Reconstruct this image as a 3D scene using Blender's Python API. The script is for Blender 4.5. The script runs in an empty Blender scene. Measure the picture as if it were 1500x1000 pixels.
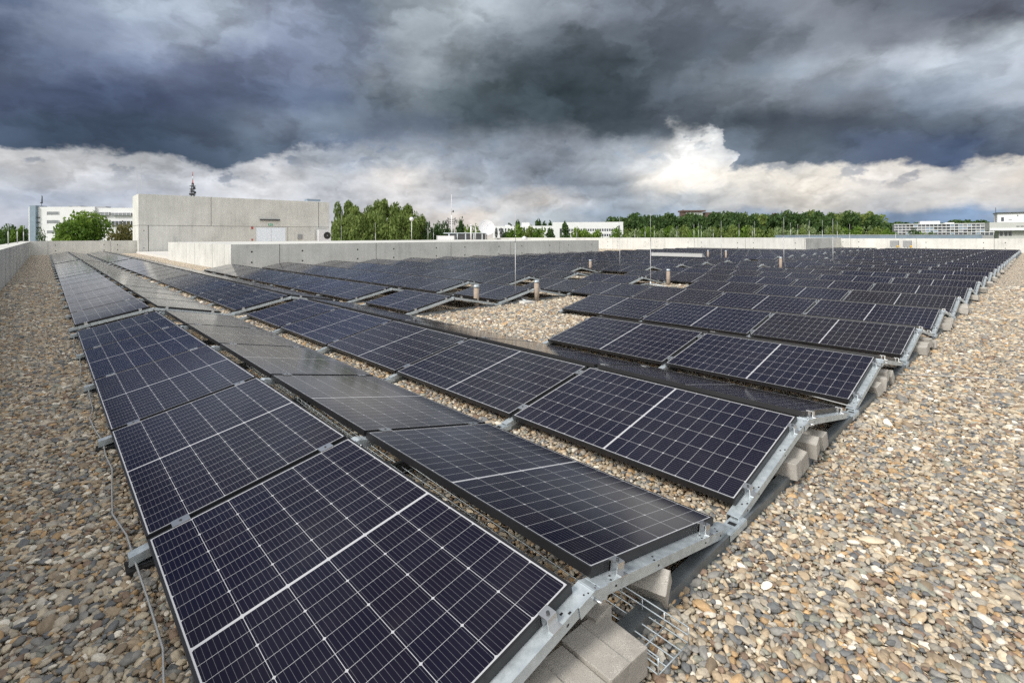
import bpy, bmesh, math, random
import numpy as np
from mathutils import Matrix, Vector
R = math.radians
S = bpy.context.scene
C = S.collection
random.seed(7)
rng = np.random.default_rng(11)

# ------------------------------------------------------------------ camera
YAW, CAMZ, FPX, YH = 0.7547, 1.5445, 727.65, 346.13      # level shift-lens camera, 17.5 mm
cd = bpy.data.cameras.new('camera'); cam = bpy.data.objects.new('camera', cd); C.objects.link(cam)
cd.sensor_width = 36; cd.lens = 36 * FPX / 1500; cd.shift_y = -(500 - YH) / 1500
cd.clip_start = 0.05; cd.clip_end = 6000
cam.matrix_world = (Matrix.Translation((0, 0, CAMZ)) @ Matrix.Rotation(-YAW, 4, 'Z')
                    @ Matrix.Rotation(R(90), 4, 'X') @ Matrix.Rotation(-0.0029, 4, 'Z'))
S.camera = cam
S.view_settings.view_transform = 'Standard'; S.view_settings.look = 'None'
S.view_settings.exposure = 0.27; S.view_settings.gamma = 1.0
S.cycles.max_bounces = 6; S.cycles.diffuse_bounces = 3; S.cycles.glossy_bounces = 3
S.cycles.use_adaptive_sampling = True; S.cycles.adaptive_threshold = 0.004; S.cycles.use_denoising = False
S.cycles.sample_clamp_indirect = 4.0
SF, CF = math.sin(YAW), math.cos(YAW)
FWD = (SF, CF, 0.0); RGT = (CF, -SF, 0.0)                 # view azimuth in world x (across rows), y (along rows)

# ------------------------------------------------------------------ sun
SUN_DIR = Vector((-0.86, 0.08, 0.72)).normalized()        # towards the sun
sd = bpy.data.lights.new('sun', 'SUN'); sun = bpy.data.objects.new('sun', sd); C.objects.link(sun)
sd.energy = 2.9; sd.angle = R(13); sd.color = (1.0, 0.95, 0.87)
sun.rotation_euler = SUN_DIR.to_track_quat('Z', 'Y').to_euler()
sun.location = (-20, 10, 40)

# ------------------------------------------------------------------ node helper
class NT:
    def __init__(s, tree): s.t = tree; s.n = tree.nodes; s.l = tree.links
    def new(s, typ, **kw):
        n = s.n.new(typ)
        for k, v in kw.items(): setattr(n, k, v)
        return n
    def link(s, a, b):
        if isinstance(a, (int, float)): b.default_value = a
        elif isinstance(a, (tuple, list)):
            b.default_value = tuple(a) + ((1.0,) if len(a) == 3 and b.type == 'RGBA' else ())
        else: s.l.new(a, b)
    def m(s, op, a, b=0.0, c=None, clamp=False):
        n = s.n.new('ShaderNodeMath'); n.operation = op; n.use_clamp = clamp
        s.link(a, n.inputs[0]); s.link(b, n.inputs[1])
        if c is not None: s.link(c, n.inputs[2])
        return n.outputs[0]
    def v(s, op, a, b=(0, 0, 0)):
        n = s.n.new('ShaderNodeVectorMath'); n.operation = op
        s.link(a, n.inputs[0]); s.link(b, n.inputs[1])
        return n.outputs['Value'] if op in ('DOT_PRODUCT', 'LENGTH') else n.outputs[0]
    def xyz(s, x, y, z=0.0):
        n = s.n.new('ShaderNodeCombineXYZ')
        for i, q in enumerate((x, y, z)): s.link(q, n.inputs[i])
        return n.outputs[0]
    def sep(s, a):
        n = s.n.new('ShaderNodeSeparateXYZ'); s.l.new(a, n.inputs[0]); return n.outputs
    def noise(s, vec, scale, detail=4, rough=0.55, dist=0.0, dims='3D', col=False):
        n = s.n.new('ShaderNodeTexNoise'); n.noise_dimensions = dims
        if vec is not None: s.l.new(vec, n.inputs['Vector'])
        n.inputs['Scale'].default_value = scale; n.inputs['Detail'].default_value = detail
        n.inputs['Roughness'].default_value = rough; n.inputs['Distortion'].default_value = dist
        return n.outputs['Color' if col else 'Fac']
    def ramp(s, f, stops, interp='LINEAR'):
        n = s.n.new('ShaderNodeValToRGB'); e = n.color_ramp; e.interpolation = interp
        while len(e.elements) < len(stops): e.elements.new(0.5)
        for k, (p, c) in enumerate(stops):
            e.elements[k].position = p; e.elements[k].color = tuple(c) + (1.0,)
        s.link(f, n.inputs[0]); return n.outputs[0]
    def mix(s, f, a, b, blend='MIX'):
        n = s.n.new('ShaderNodeMix'); n.data_type = 'RGBA'; n.blend_type = blend
        s.link(f, n.inputs[0]); s.link(a, n.inputs[6]); s.link(b, n.inputs[7]); return n.outputs[2]
    def smooth(s, x, lo, hi):
        n = s.n.new('ShaderNodeMapRange'); n.interpolation_type = 'SMOOTHSTEP'; n.clamp = True
        s.link(x, n.inputs[0]); s.link(lo, n.inputs[1]); s.link(hi, n.inputs[2])
        n.inputs[3].default_value = 0; n.inputs[4].default_value = 1; return n.outputs[0]

# ------------------------------------------------------------------ sky: Nishita sky behind heavy broken cloud
def az_el(px, py):
    a = math.atan((px - 750) / FPX); return a, math.atan((YH - py) / FPX * math.cos(a))
# tones of the cloud deck by bearing (columns) and height above the horizon (rows), sRGB; bearings are given as the picture column they were read at
SKY_STORM = [
 (10, '80,88,108 120,126,142 140,146,158 150,155,166 125,130,146 112,120,136 138,143,150 145,148,153 128,132,140 108,112,122 98,102,112 104,107,116 112,114,122 92,95,104 84,86,96 90,92,102'),
 (50, '74,82,102 112,119,137 128,134,150 140,145,158 118,124,142 110,116,132 140,144,150 122,126,132 96,101,109 84,89,97 82,87,96 92,96,105 112,115,123 108,110,118 120,122,130 165,167,172'),
 (95, '88,96,116 96,103,124 100,107,128 98,104,126 102,108,128 102,108,124 126,130,136 88,94,100 72,79,86 72,79,86 80,86,94 98,102,110 132,135,143 150,152,160 165,167,174 160,162,170'),
 (140, '74,82,104 70,78,100 72,80,102 82,90,112 86,94,114 82,90,108 104,110,117 74,82,88 64,73,80 66,74,81 78,84,93 104,109,117 118,122,131 116,120,130 122,126,136 142,145,154'),
 (185, '66,76,93 62,72,89 63,73,90 70,79,95 98,105,120 104,112,126 84,91,104 66,74,82 66,74,81 74,82,90 85,91,100 78,85,94 76,82,92 80,86,97 88,94,105 108,114,126'),
 (228, '66,76,92 63,73,89 63,73,89 66,75,90 82,91,105 84,92,110 95,103,118 104,111,124 100,108,121 120,127,138 110,117,128 98,105,116 86,93,104 74,82,100 70,80,102 96,104,120')]
SKY_BACK = [
 (195, '205,206,208 205,206,208 195,197,201 175,180,190 200,202,206 165,172,182 160,167,177 150,158,168 152,158,168 150,156,164 246,246,245 160,165,172 200,200,200 210,206,202 200,198,198 215,210,205'),
 (236, '212,211,212 208,208,210 196,198,202 178,182,190 206,206,209 165,172,182 172,178,186 150,158,170 146,154,165 160,166,174 244,243,241 176,180,186 212,210,207 234,228,219 205,204,203 232,225,216'),
 (265, '198,201,207 198,200,206 200,202,208 205,206,210 208,208,210 195,198,204 212,208,205 170,176,184 148,157,170 160,168,178 232,226,218 238,232,223 235,228,218 222,217,212 214,211,208 224,217,210'),
 (296, '176,182,194 172,179,192 186,190,199 205,206,211 208,209,213 200,202,207 205,203,204 188,191,197 202,198,195 164,173,184 190,194,198 207,204,201 212,207,201 196,196,198 206,202,198 205,202,200'),
 (322, '192,195,204 188,192,202 196,199,206 205,206,211 205,206,210 200,199,203 207,202,199 214,206,199 184,190,196 158,171,186 163,175,190 158,171,188 158,171,186 138,155,178 134,153,178 163,173,186')]
STORM_BASE = [(0, 212), (110, 216), (200, 226), (240, 238), (295, 244), (350, 238), (420, 226), (470, 214), (540, 206), (640, 204), (720, 196), (800, 194), (900, 204), (960, 212), (990, 193),
              (1044, 190), (1058, 214), (1070, 242), (1150, 236), (1250, 235), (1320, 243), (1400, 247), (1450, 238), (1510, 226)]
def lin(c): return tuple((q / 255 / 12.92 if q / 255 < .04045 else ((q / 255 + .055) / 1.055) ** 2.4) for q in c)
def build_world():
    w = bpy.data.worlds.new('World'); S.world = w; w.use_nodes = True
    N = NT(w.node_tree); N.n.clear()
    out = N.new('ShaderNodeOutputWorld'); bg = N.new('ShaderNodeBackground'); bg.inputs[1].default_value = 0.1
    sky = N.new('ShaderNodeTexSky', sky_type='NISHITA'); sky.sun_disc = False
    sky.sun_elevation = math.asin(SUN_DIR.z); sky.sun_rotation = math.atan2(SUN_DIR.x, SUN_DIR.y)
    d = N.v('NORMALIZE', N.new('ShaderNodeTexCoord').outputs['Generated'])
    fx = N.v('DOT_PRODUCT', d, FWD); rx = N.v('DOT_PRODUCT', d, RGT); dz = N.sep(d)[2]
    az = N.m('ARCTAN2', rx, fx); el = N.m('ARCSINE', dz)
    t = N.m('DIVIDE', N.m('TANGENT', el), N.m('MAXIMUM', N.m('COSINE', az), .55))       # height of a cloud layer seen at this bearing
    flat = N.xyz(az, N.m('MULTIPLY', el, 1.7), 0.0)
    def nz(vec, scale, detail, rough, col=False): return N.noise(vec, scale, detail, rough, 0.0, '2D', col)
    s1 = N.sep(nz(flat, 4.0, 3, .5, True)); s2 = N.sep(nz(flat, 15.0, 7, .62, True))
    wa = N.m('ADD', az, N.m('ADD', N.m('MULTIPLY', N.m('SUBTRACT', s1[0], .5), .15), N.m('MULTIPLY', N.m('SUBTRACT', s2[0], .5), .07)))
    wt = N.m('ADD', t, N.m('ADD', N.m('MULTIPLY', N.m('SUBTRACT', s1[1], .5), .07), N.m('MULTIPLY', N.m('SUBTRACT', s2[1], .5), .055)))
    A0, A1 = -.80, .80
    u = N.m('DIVIDE', N.m('SUBTRACT', wa, A0), A1 - A0)
    uu = lambda x: (math.atan((x - 750) / FPX) - A0) / (A1 - A0)
    tt = lambda y: (YH - y) / FPX
    def deck(rows):
        prev = None
        for y, s in rows:
            cols = [tuple(int(q) for q in c.split(',')) for c in s.split()]
            c = N.ramp(u, [(uu(i * 100), lin(q)) for i, q in enumerate(cols)], 'EASE')
            prev = c if prev is None else N.mix(N.smooth(wt, tt(y0), tt(y)), prev, c)
            y0 = y
        return prev
    storm = deck(SKY_STORM); back = deck(SKY_BACK)
    # puffs: distorted cells; the slope between two samples, one a little nearer the light, models their lit tops
    q0 = N.v('ADD', flat, N.v('MULTIPLY', N.v('SUBTRACT', nz(flat, 11.0, 5, .6, True), (.5, .5, .5)), (.11, .09, 0)))
    def puff(off):
        v = N.new('ShaderNodeTexVoronoi', feature='F1', voronoi_dimensions='2D'); v.inputs['Scale'].default_value = 15.0; v.inputs['Detail'].default_value = 2.0
        v.inputs['Roughness'].default_value = .5; v.inputs['Lacunarity'].default_value = 2.2; v.normalize = True
        p = N.v('ADD', q0, off); N.l.new(p, v.inputs['Vector']); return N.m('MULTIPLY', v.outputs['Distance'], v.outputs['Distance'])
    pa, pb = puff((0, 0, 0)), puff((-.008, .022, 0))
    lit = N.m('SUBTRACT', pb, pa)
    n1 = nz(flat, 7.0, 9, .60); n2 = nz(flat, 3.4, 4, .5)
    # background deck: strong modelling
    k = N.m('ADD', 1.0, N.m('ADD', N.m('MULTIPLY', lit, .95), N.m('ADD', N.m('MULTIPLY', N.m('SUBTRACT', n1, .5), .85), N.m('MULTIPLY', N.m('SUBTRACT', n2, .5), .35))))
    back = N.mix(1.0, back, N.xyz(k, k, k), 'MULTIPLY')
    gb = N.new('ShaderNodeGamma'); gb.inputs[1].default_value = 1.12; N.l.new(back, gb.inputs[0]); back = N.mix(1.0, gb.outputs[0], (1.10, 1.115, 1.12), 'MULTIPLY')
    n3 = nz(N.v('ADD', q0, (3.0, 1.0, 0)), 5.5, 6, .52)                     # soft folds inside the storm, edges torn by the same distortion
    fold = N.m('SUBTRACT', N.smooth(n3, .40, .60), .5)
    ks = N.m('ADD', 1.02, N.m('ADD', N.m('MULTIPLY', lit, .45), N.m('ADD', N.m('MULTIPLY', N.m('SUBTRACT', n1, .5), .55), N.m('ADD', N.m('MULTIPLY', fold, .38), N.m('MULTIPLY', N.m('SUBTRACT', n2, .5), .65)))))
    storm = N.mix(1.0, storm, N.xyz(ks, ks, ks), 'MULTIPLY')
    gm = N.new('ShaderNodeGamma'); gm.inputs[1].default_value = 1.03; N.l.new(storm, gm.inputs[0]); storm = N.mix(1.0, gm.outputs[0], (1.34, 1.44, 1.46), 'MULTIPLY')
    # ragged base of the storm deck
    base = N.ramp(u, [(uu(x), ((YH - y) / FPX,) * 3) for x, y in STORM_BASE], 'EASE')
    rag = N.m('ADD', N.m('ADD', t, N.m('MULTIPLY', N.m('SUBTRACT', s2[2], .5), .045)), N.m('MULTIPLY', N.m('SUBTRACT', n1, .5), .04))
    rag = N.m('SUBTRACT', N.m('SUBTRACT', rag, N.m('MULTIPLY', N.m('SUBTRACT', pa, .15), .06)), N.sep(base)[0])
    soft = N.m('MULTIPLY_ADD', N.smooth(N.m('ABSOLUTE', N.m('ADD', az, .06)), .33, .08), .030, .010)
    soft = N.m('MULTIPLY_ADD', N.smooth(N.m('ABSOLUTE', N.m('SUBTRACT', az, .30)), .09, .03), .016, soft)   # the middle of the base dissolves more softly
    col = N.mix(N.smooth(rag, N.m('MULTIPLY', soft, -1.0), soft), back, storm)
    back = N.mix(N.m('MULTIPLY', N.smooth(rag, -.055, .0), .38), back, N.mix(1.0, back, (.45, .48, .54), 'MULTIPLY'))
    # torn scud hanging just under the storm base
    sc = N.m('MULTIPLY', N.smooth(nz(N.v('ADD', flat, (5.0, 2.0, 0)), 16.0, 8, .6), .54, .66), N.m('MULTIPLY', N.smooth(rag, -.060, -.010), N.smooth(rag, .010, -.010)))
    col = N.mix(N.m('MULTIPLY', sc, .6), col, N.mix(1.0, storm, (1.45, 1.45, 1.45), 'MULTIPLY'))
    # overhead: even grey deck; towards the hidden sun, left of and behind the camera, brightened out of view as added fill light
    over = N.mix(1.0, (.46, .475, .50), N.xyz(ks, ks, ks), 'MULTIPLY')
    col = N.mix(N.smooth(el, .46, .85), col, over)
    side = N.smooth(fx, .55, .15)
    col = N.mix(side, col, N.mix(1.0, (.62, .64, .66), N.xyz(k, k, k), 'MULTIPLY'))
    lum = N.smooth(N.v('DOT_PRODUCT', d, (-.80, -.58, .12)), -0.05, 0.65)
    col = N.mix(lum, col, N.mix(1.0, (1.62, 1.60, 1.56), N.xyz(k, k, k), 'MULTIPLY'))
    clear = N.m('MULTIPLY', N.smooth(n2, .62, .75), .08)          # thin places let some blue sky through
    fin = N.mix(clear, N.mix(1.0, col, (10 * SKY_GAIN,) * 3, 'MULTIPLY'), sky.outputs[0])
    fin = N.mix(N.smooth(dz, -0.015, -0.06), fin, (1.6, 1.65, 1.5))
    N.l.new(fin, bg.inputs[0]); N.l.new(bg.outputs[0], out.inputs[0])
SKY_GAIN = .83                                                     # tones above are as exposed; exposure is +0.27
build_world()

# ------------------------------------------------------------------ materials
def mat(name, rough=0.6, metal=0.0, spec=0.5):
    m = bpy.data.materials.new(name); m.use_nodes = True
    N = NT(m.node_tree); b = N.n['Principled BSDF']
    b.inputs['Roughness'].default_value = rough; b.inputs['Metallic'].default_value = metal
    b.inputs['Specular IOR Level'].default_value = spec
    return m, N, b
def flat(name, col, rough=0.6, metal=0.0, spec=0.5, var=0.12, scale=6.0, bump=0.0):
    m, N, b = mat(name, rough, metal, spec)
    tc = N.new('ShaderNodeTexCoord').outputs['Object']
    f = N.noise(tc, scale, 5, .6)
    lo = tuple(c * (1 - var) for c in col); hi = tuple(c * (1 + var) for c in col)
    N.l.new(N.ramp(f, [(.3, lo), (.7, hi)]), b.inputs['Base Color'])
    if bump:
        bp = N.new('ShaderNodeBump'); bp.inputs['Strength'].default_value = bump; bp.inputs['Distance'].default_value = .01
        N.l.new(N.noise(tc, scale * 6, 4, .6), bp.inputs['Height']); N.l.new(bp.outputs[0], b.inputs['Normal'])
    return m
M = {}
def concrete(name, col, var=.20, block=False):
    m, N, b = mat(name, .85, 0, .3)
    geo = N.new('ShaderNodeNewGeometry').outputs['Position']
    big = N.noise(geo, .55, 6, .62); fine = N.noise(geo, 7.0, 6, .65)
    p = N.sep(geo)
    st = N.noise(N.xyz(N.m('MULTIPLY', p[0], 3.2), N.m('MULTIPLY', p[1], 3.2), N.m('MULTIPLY', p[2], .25)), 1.3, 5, .65)
    f = N.m('ADD', N.m('MULTIPLY', big, .5), N.m('ADD', N.m('MULTIPLY', fine, .18), N.m('MULTIPLY', st, .32)))
    c = N.ramp(f, [(.34, tuple(q * (1 - 1.7 * var) for q in col)), (.46, tuple(q * (1 - .35 * var) for q in col)), (.56, tuple(q * (1 + .25 * var) for q in col)), (.66, tuple(q * (1 + var) for q in col))])
    if block:
        pores = N.noise(geo, 260.0, 3, .6); worn = N.noise(geo, 16.0, 4, .6)
        c = N.mix(N.m('MULTIPLY', N.smooth(pores, .55, .66), .55), c, tuple(q * .40 for q in col))
        c = N.mix(N.m('MULTIPLY', N.m('MULTIPLY', N.smooth(pores, .50, .38), N.smooth(worn, .45, .6)), .6), c, tuple(min(.7, q * 1.5) for q in col))
    N.l.new(c, b.inputs['Base Color'])
    bp = N.new('ShaderNodeBump'); bp.inputs['Strength'].default_value = .25; bp.inputs['Distance'].default_value = .01
    N.l.new(pores if block else fine, bp.inputs['Height']); N.l.new(bp.outputs[0], b.inputs['Normal'])
    return m
M['concrete'] = concrete('cast_concrete', (.545, .55, .53))
M['concrete_pale'] = concrete('pale_concrete', (.56, .55, .53), .08)
M['joint'] = flat('dark_joint', (.06, .058, .055), .9)
M['block'] = concrete('paving_concrete', (.38, .36, .33), .26, True)
M['black_frame'] = flat('black_anodised', (.012, .012, .014), .38, .0, .5, .2, 3)
M['alu'] = flat('mill_aluminium', (.66, .67, .68), .34, 1.0, .5, .06, 20)
M['rod_steel'] = flat('dull_rod_steel', (.42, .43, .44), .5, .3, .4, .06, 3)
M['door_white'] = flat('door_lacquer', (.70, .76, .84), .4, 0, .4, .02, 1)
M['white_metal'] = flat('white_sheet', (.62, .63, .66), .45, 0, .4, .04, 1)
M['dark_metal'] = flat('dark_metal', (.05, .055, .06), .5, .2)
M['black'] = flat('black_plastic', (.012, .012, .013), .5)
M['rubber'] = flat('granulate_rubber', (.03, .03, .032), .95, 0, .2, .3, 60)
M['glass_dark'] = flat('window_glass', (.05, .06, .075), .12, 0, .6, .3, .8)
M['glass_grey'] = flat('window_blind', (.20, .215, .235), .3, 0, .5, .18, .9)
M['blue_panel'] = flat('blue_grey_panel', (.20, .26, .33), .35, 0, .5, .15, .6)
M['white_wall'] = flat('white_render', (.64, .65, .67), .7, 0, .3, .04, .4)
M['pale_wall'] = flat('pale_cladding', (.42, .43, .425), .7, 0, .3, .06, .5)
M['brown_wall'] = flat('brown_cladding', (.11, .075, .065), .7, 0, .3, .1, .4)
M['red'] = flat('red_paint', (.42, .05, .05), .5)
M['green_sign'] = flat('green_sign', (.06, .35, .20), .5)
M['yellow'] = flat('yellow_plastic', (.55, .34, .03), .5)
M['bark'] = flat('bark', (.09, .07, .05), .9, 0, .2, .3, 4)
M['pipe'] = flat('weathered_pipe', (.30, .245, .20), .8, 0, .3, .25, 14)
M['grey_plastic'] = flat('grey_plastic', (.25, .26, .27), .6)
def galv():
    m, N, b = mat('galvanised_steel', .42, .6)
    geo = N.new('ShaderNodeTexCoord').outputs['Object']
    f = N.noise(geo, 26, 5, .6); g = N.noise(geo, 3, 4, .6)
    N.l.new(N.ramp(N.m('ADD', N.m('MULTIPLY', f, .5), N.m('MULTIPLY', g, .5)), [(.35, (.42, .48, .52)), (.65, (.62, .68, .72))]), b.inputs['Base Color'])
    N.l.new(N.ramp(f, [(.3, (.34,) * 3), (.7, (.55,) * 3)]), b.inputs['Roughness'])
    return m
M['galv'] = galv()
M['galv_dark'] = flat('weathered_rail', (.17, .19, .205), .5, .6, .5, .22, 8)
PEB = [(.0, (.125, .13, .135)), (.10, (.19, .185, .175)), (.22, (.29, .265, .225)), (.34, (.24, .19, .135)), (.46, (.36, .315, .25)), (.58, (.35, .275, .19)),
       (.68, (.36, .245, .135)), (.735, (.19, .135, .10)), (.80, (.43, .37, .28)), (.91, (.56, .52, .45)), (.96, (.22, .22, .185))]
def pebble_mat():
    m, N, b = mat('river_pebble', .62, 0, .35)
    at = N.new('ShaderNodeAttribute', attribute_type='INSTANCER', attribute_name='tone').outputs['Fac']
    c = N.ramp(at, PEB, 'CONSTANT')
    tc = N.new('ShaderNodeTexCoord').outputs['Object']
    off = N.v('ADD', tc, N.xyz(N.m('MULTIPLY', at, 57.0), N.m('MULTIPLY', at, 91.0), N.m('MULTIPLY', at, 33.0)))
    n1 = N.noise(off, 1.1, 4, .6, .6); n2 = N.noise(off, 9.0, 4, .65)
    k = N.m('ADD', N.m('MULTIPLY', n1, .7), N.m('MULTIPLY', n2, .5))
    hv = N.m('FRACT', N.m('MULTIPLY', at, 431.7))
    k = N.m('MULTIPLY', k, N.m('MULTIPLY_ADD', hv, .8, 1.52))
    N.l.new(N.mix(1.0, c, N.xyz(k, k, k), 'MULTIPLY'), b.inputs['Base Color'])
    return m
M['pebble'] = pebble_mat()
def gravel_ground():
    m, N, b = mat('roof_gravel', .85, 0, .25)
    geo = N.new('ShaderNodeNewGeometry').outputs['Position']
    wob = N.noise(geo, 18, 2, .5, col=True)
    pos = N.v('ADD', geo, N.v('MULTIPLY', N.v('SUBTRACT', wob, (.5, .5, .5)), (.03, .03, .0)))
    v = N.new('ShaderNodeTexVoronoi', feature='F1'); v.inputs['Scale'].default_value = 26; N.l.new(pos, v.inputs['Vector'])
    ve = N.new('ShaderNodeTexVoronoi', feature='DISTANCE_TO_EDGE'); ve.inputs['Scale'].default_value = 26; N.l.new(pos, ve.inputs['Vector'])
    t = N.sep(v.outputs['Color'])
    c = N.ramp(t[0], PEB, 'CONSTANT')
    k = N.m('MULTIPLY_ADD', t[1], 1.1, 1.22)
    c = N.mix(1.0, c, N.xyz(k, k, k), 'MULTIPLY')
    big = N.noise(geo, 1.1, 4, .6); kb = N.m('MULTIPLY_ADD', big, .5, .75)
    c = N.mix(1.0, c, N.xyz(kb, kb, kb), 'MULTIPLY')
    N.l.new(c, b.inputs['Base Color'])
    h = N.m('POWER', N.m('MULTIPLY', N.m('MINIMUM', ve.outputs['Distance'], .25), 4.0), .5)
    bp = N.new('ShaderNodeBump'); bp.inputs['Strength'].default_value = 1.0; bp.inputs['Distance'].default_value = .022
    N.l.new(h, bp.inputs['Height']); N.l.new(bp.outputs[0], b.inputs['Normal'])
    return m
M['gravel'] = gravel_ground()
ML, MW = 1.755, 1.0189
def cell_mat():
    """half-cut solar cells behind glass: 6 x 20 half cells with chamfered corners, busbars, white backsheet lines (UV in metres)"""
    m, N, b = mat('solar_cells', .10, 0, .5)
    uv = N.new('ShaderNodeUVMap', uv_map='metres').outputs[0]
    p = N.sep(uv); x, y = p[0], p[1]
    BX, BY, MID = .0165, .0155, .0125           # border to first cell, wide gap in the middle
    px = (ML - 2 * BX - MID) / 20; py = (MW - 2 * BY) / 6
    xc = N.m('SUBTRACT', x, ML / 2); ax = N.m('ABSOLUTE', xc)
    lx = N.m('DIVIDE', N.m('SUBTRACT', ax, MID / 2), px)            # cells counted from the middle
    ly = N.m('DIVIDE', N.m('SUBTRACT', y, BY), py)
    fx = N.m('FRACT', lx); fy = N.m('FRACT', ly); ix = N.m('FLOOR', lx); iy = N.m('FLOOR', ly)
    dx = N.m('MULTIPLY', N.m('MINIMUM', fx, N.m('SUBTRACT', 1.0, fx)), px)   # distance to the cell edge in metres
    dy = N.m('MULTIPLY', N.m('MINIMUM', fy, N.m('SUBTRACT', 1.0, fy)), py)
    # every second joint along the panel is a cut inside one wafer: corners only chamfer at the other ones
    odd = N.m('MODULO', ix, 2.0)
    fe = N.m('ADD', N.m('MULTIPLY', odd, N.m('SUBTRACT', 1.0, fx)), N.m('MULTIPLY', N.m('SUBTRACT', 1.0, odd), fx))
    dxe = N.m('MULTIPLY', fe, px)
    cham = N.m('LESS_THAN', N.m('ADD', dxe, dy), .0075)
    line = N.m('MAXIMUM', N.m('LESS_THAN', dx, .0008), N.m('LESS_THAN', dy, .0010))
    line = N.m('MAXIMUM', line, cham)
    line = N.m('MAXIMUM', line, N.m('LESS_THAN', lx, 0.0))
    line = N.m('MAXIMUM', line, N.m('GREATER_THAN', lx, 10.0))
    line = N.m('MAXIMUM', line, N.m('LESS_THAN', ly, 0.0))
    line = N.m('MAXIMUM', line, N.m('GREATER_THAN', ly, 6.0))
    bus = N.m('ABSOLUTE', N.m('SUBTRACT', N.m('FRACT', N.m('MULTIPLY', fy, 9.0)), .5))
    busm = N.m('MULTIPLY', N.m('LESS_THAN', bus, .024), .42)
    rnd = N.new('ShaderNodeObjectInfo').outputs['Random']
    wn = N.new('ShaderNodeTexWhiteNoise', noise_dimensions='3D')
    N.l.new(N.xyz(N.m('ADD', N.m('FLOOR', N.m('MULTIPLY', ix, .5)), N.m('MULTIPLY', N.m('GREATER_THAN', xc, 0), 31.0)), iy, rnd), wn.inputs['Vector'])
    cv = N.m('ADD', N.m('MULTIPLY', wn.outputs['Value'], .18), N.m('MULTIPLY', rnd, .82))
    cell = N.ramp(cv, [(.0, (.0018, .0024, .0165)), (.3, (.0030, .0025, .0135)), (.65, (.0054, .0036, .0105)), (1.0, (.0082, .0056, .0090))])
    cell = N.mix(busm, cell, (.30, .31, .33))
    dust = N.noise(uv, 3.0, 6, .65)
    c = N.mix(line, cell, (.44, .45, .48))
    c = N.mix(N.m('MULTIPLY', N.smooth(dust, .45, .75), .02), c, (.35, .32, .28))
    N.l.new(c, b.inputs['Base Color'])
    N.l.new(N.m('MULTIPLY_ADD', dust, .12, .05), b.inputs['Roughness'])
    b.inputs['IOR'].default_value = 1.32
    return m
M['cells'] = cell_mat()
def leaf_mat(name, lo, mid, hi):
    m, N, b = mat(name, .6, 0, .3)
    at = N.new('ShaderNodeAttribute', attribute_name='tint').outputs['Fac']
    c = N.ramp(at, [(0.0, lo), (.5, mid), (1.0, hi)])
    N.l.new(c, b.inputs['Base Color'])
    tr = N.new('ShaderNodeBsdfTranslucent'); N.l.new(c, tr.inputs[0])
    mx = N.new('ShaderNodeMixShader'); mx.inputs[0].default_value = .42
    N.l.new(b.outputs[0], mx.inputs[1]); N.l.new(tr.outputs[0], mx.inputs[2])
    N.l.new(mx.outputs[0], N.n['Material Output'].inputs[0])
    return m
M['leaf_poplar'] = leaf_mat('poplar_leaves', (0.09, 0.135, 0.035), (0.17, 0.235, 0.06), (0.26, 0.32, 0.10))
M['leaf_bright'] = leaf_mat('bright_leaves', (0.07, 0.14, 0.021), (0.14, 0.238, 0.035), (0.238, 0.336, 0.063))
M['leaf_dark'] = leaf_mat('dark_leaves', (0.031, 0.067, 0.022), (0.059, 0.115, 0.034), (0.105, 0.168, 0.049))
M['leaf_brown'] = leaf_mat('autumn_leaves', (0.084, 0.084, 0.025), (0.14, 0.133, 0.042), (0.21, 0.182, 0.07))
M['leaf_silver'] = leaf_mat('silver_leaves', (0.126, 0.182, 0.07), (0.21, 0.28, 0.126), (0.336, 0.392, 0.21))
M['leaf_red'] = leaf_mat('copper_leaves', (0.07, 0.042, 0.028), (0.119, 0.07, 0.042), (0.182, 0.112, 0.07))

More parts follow.
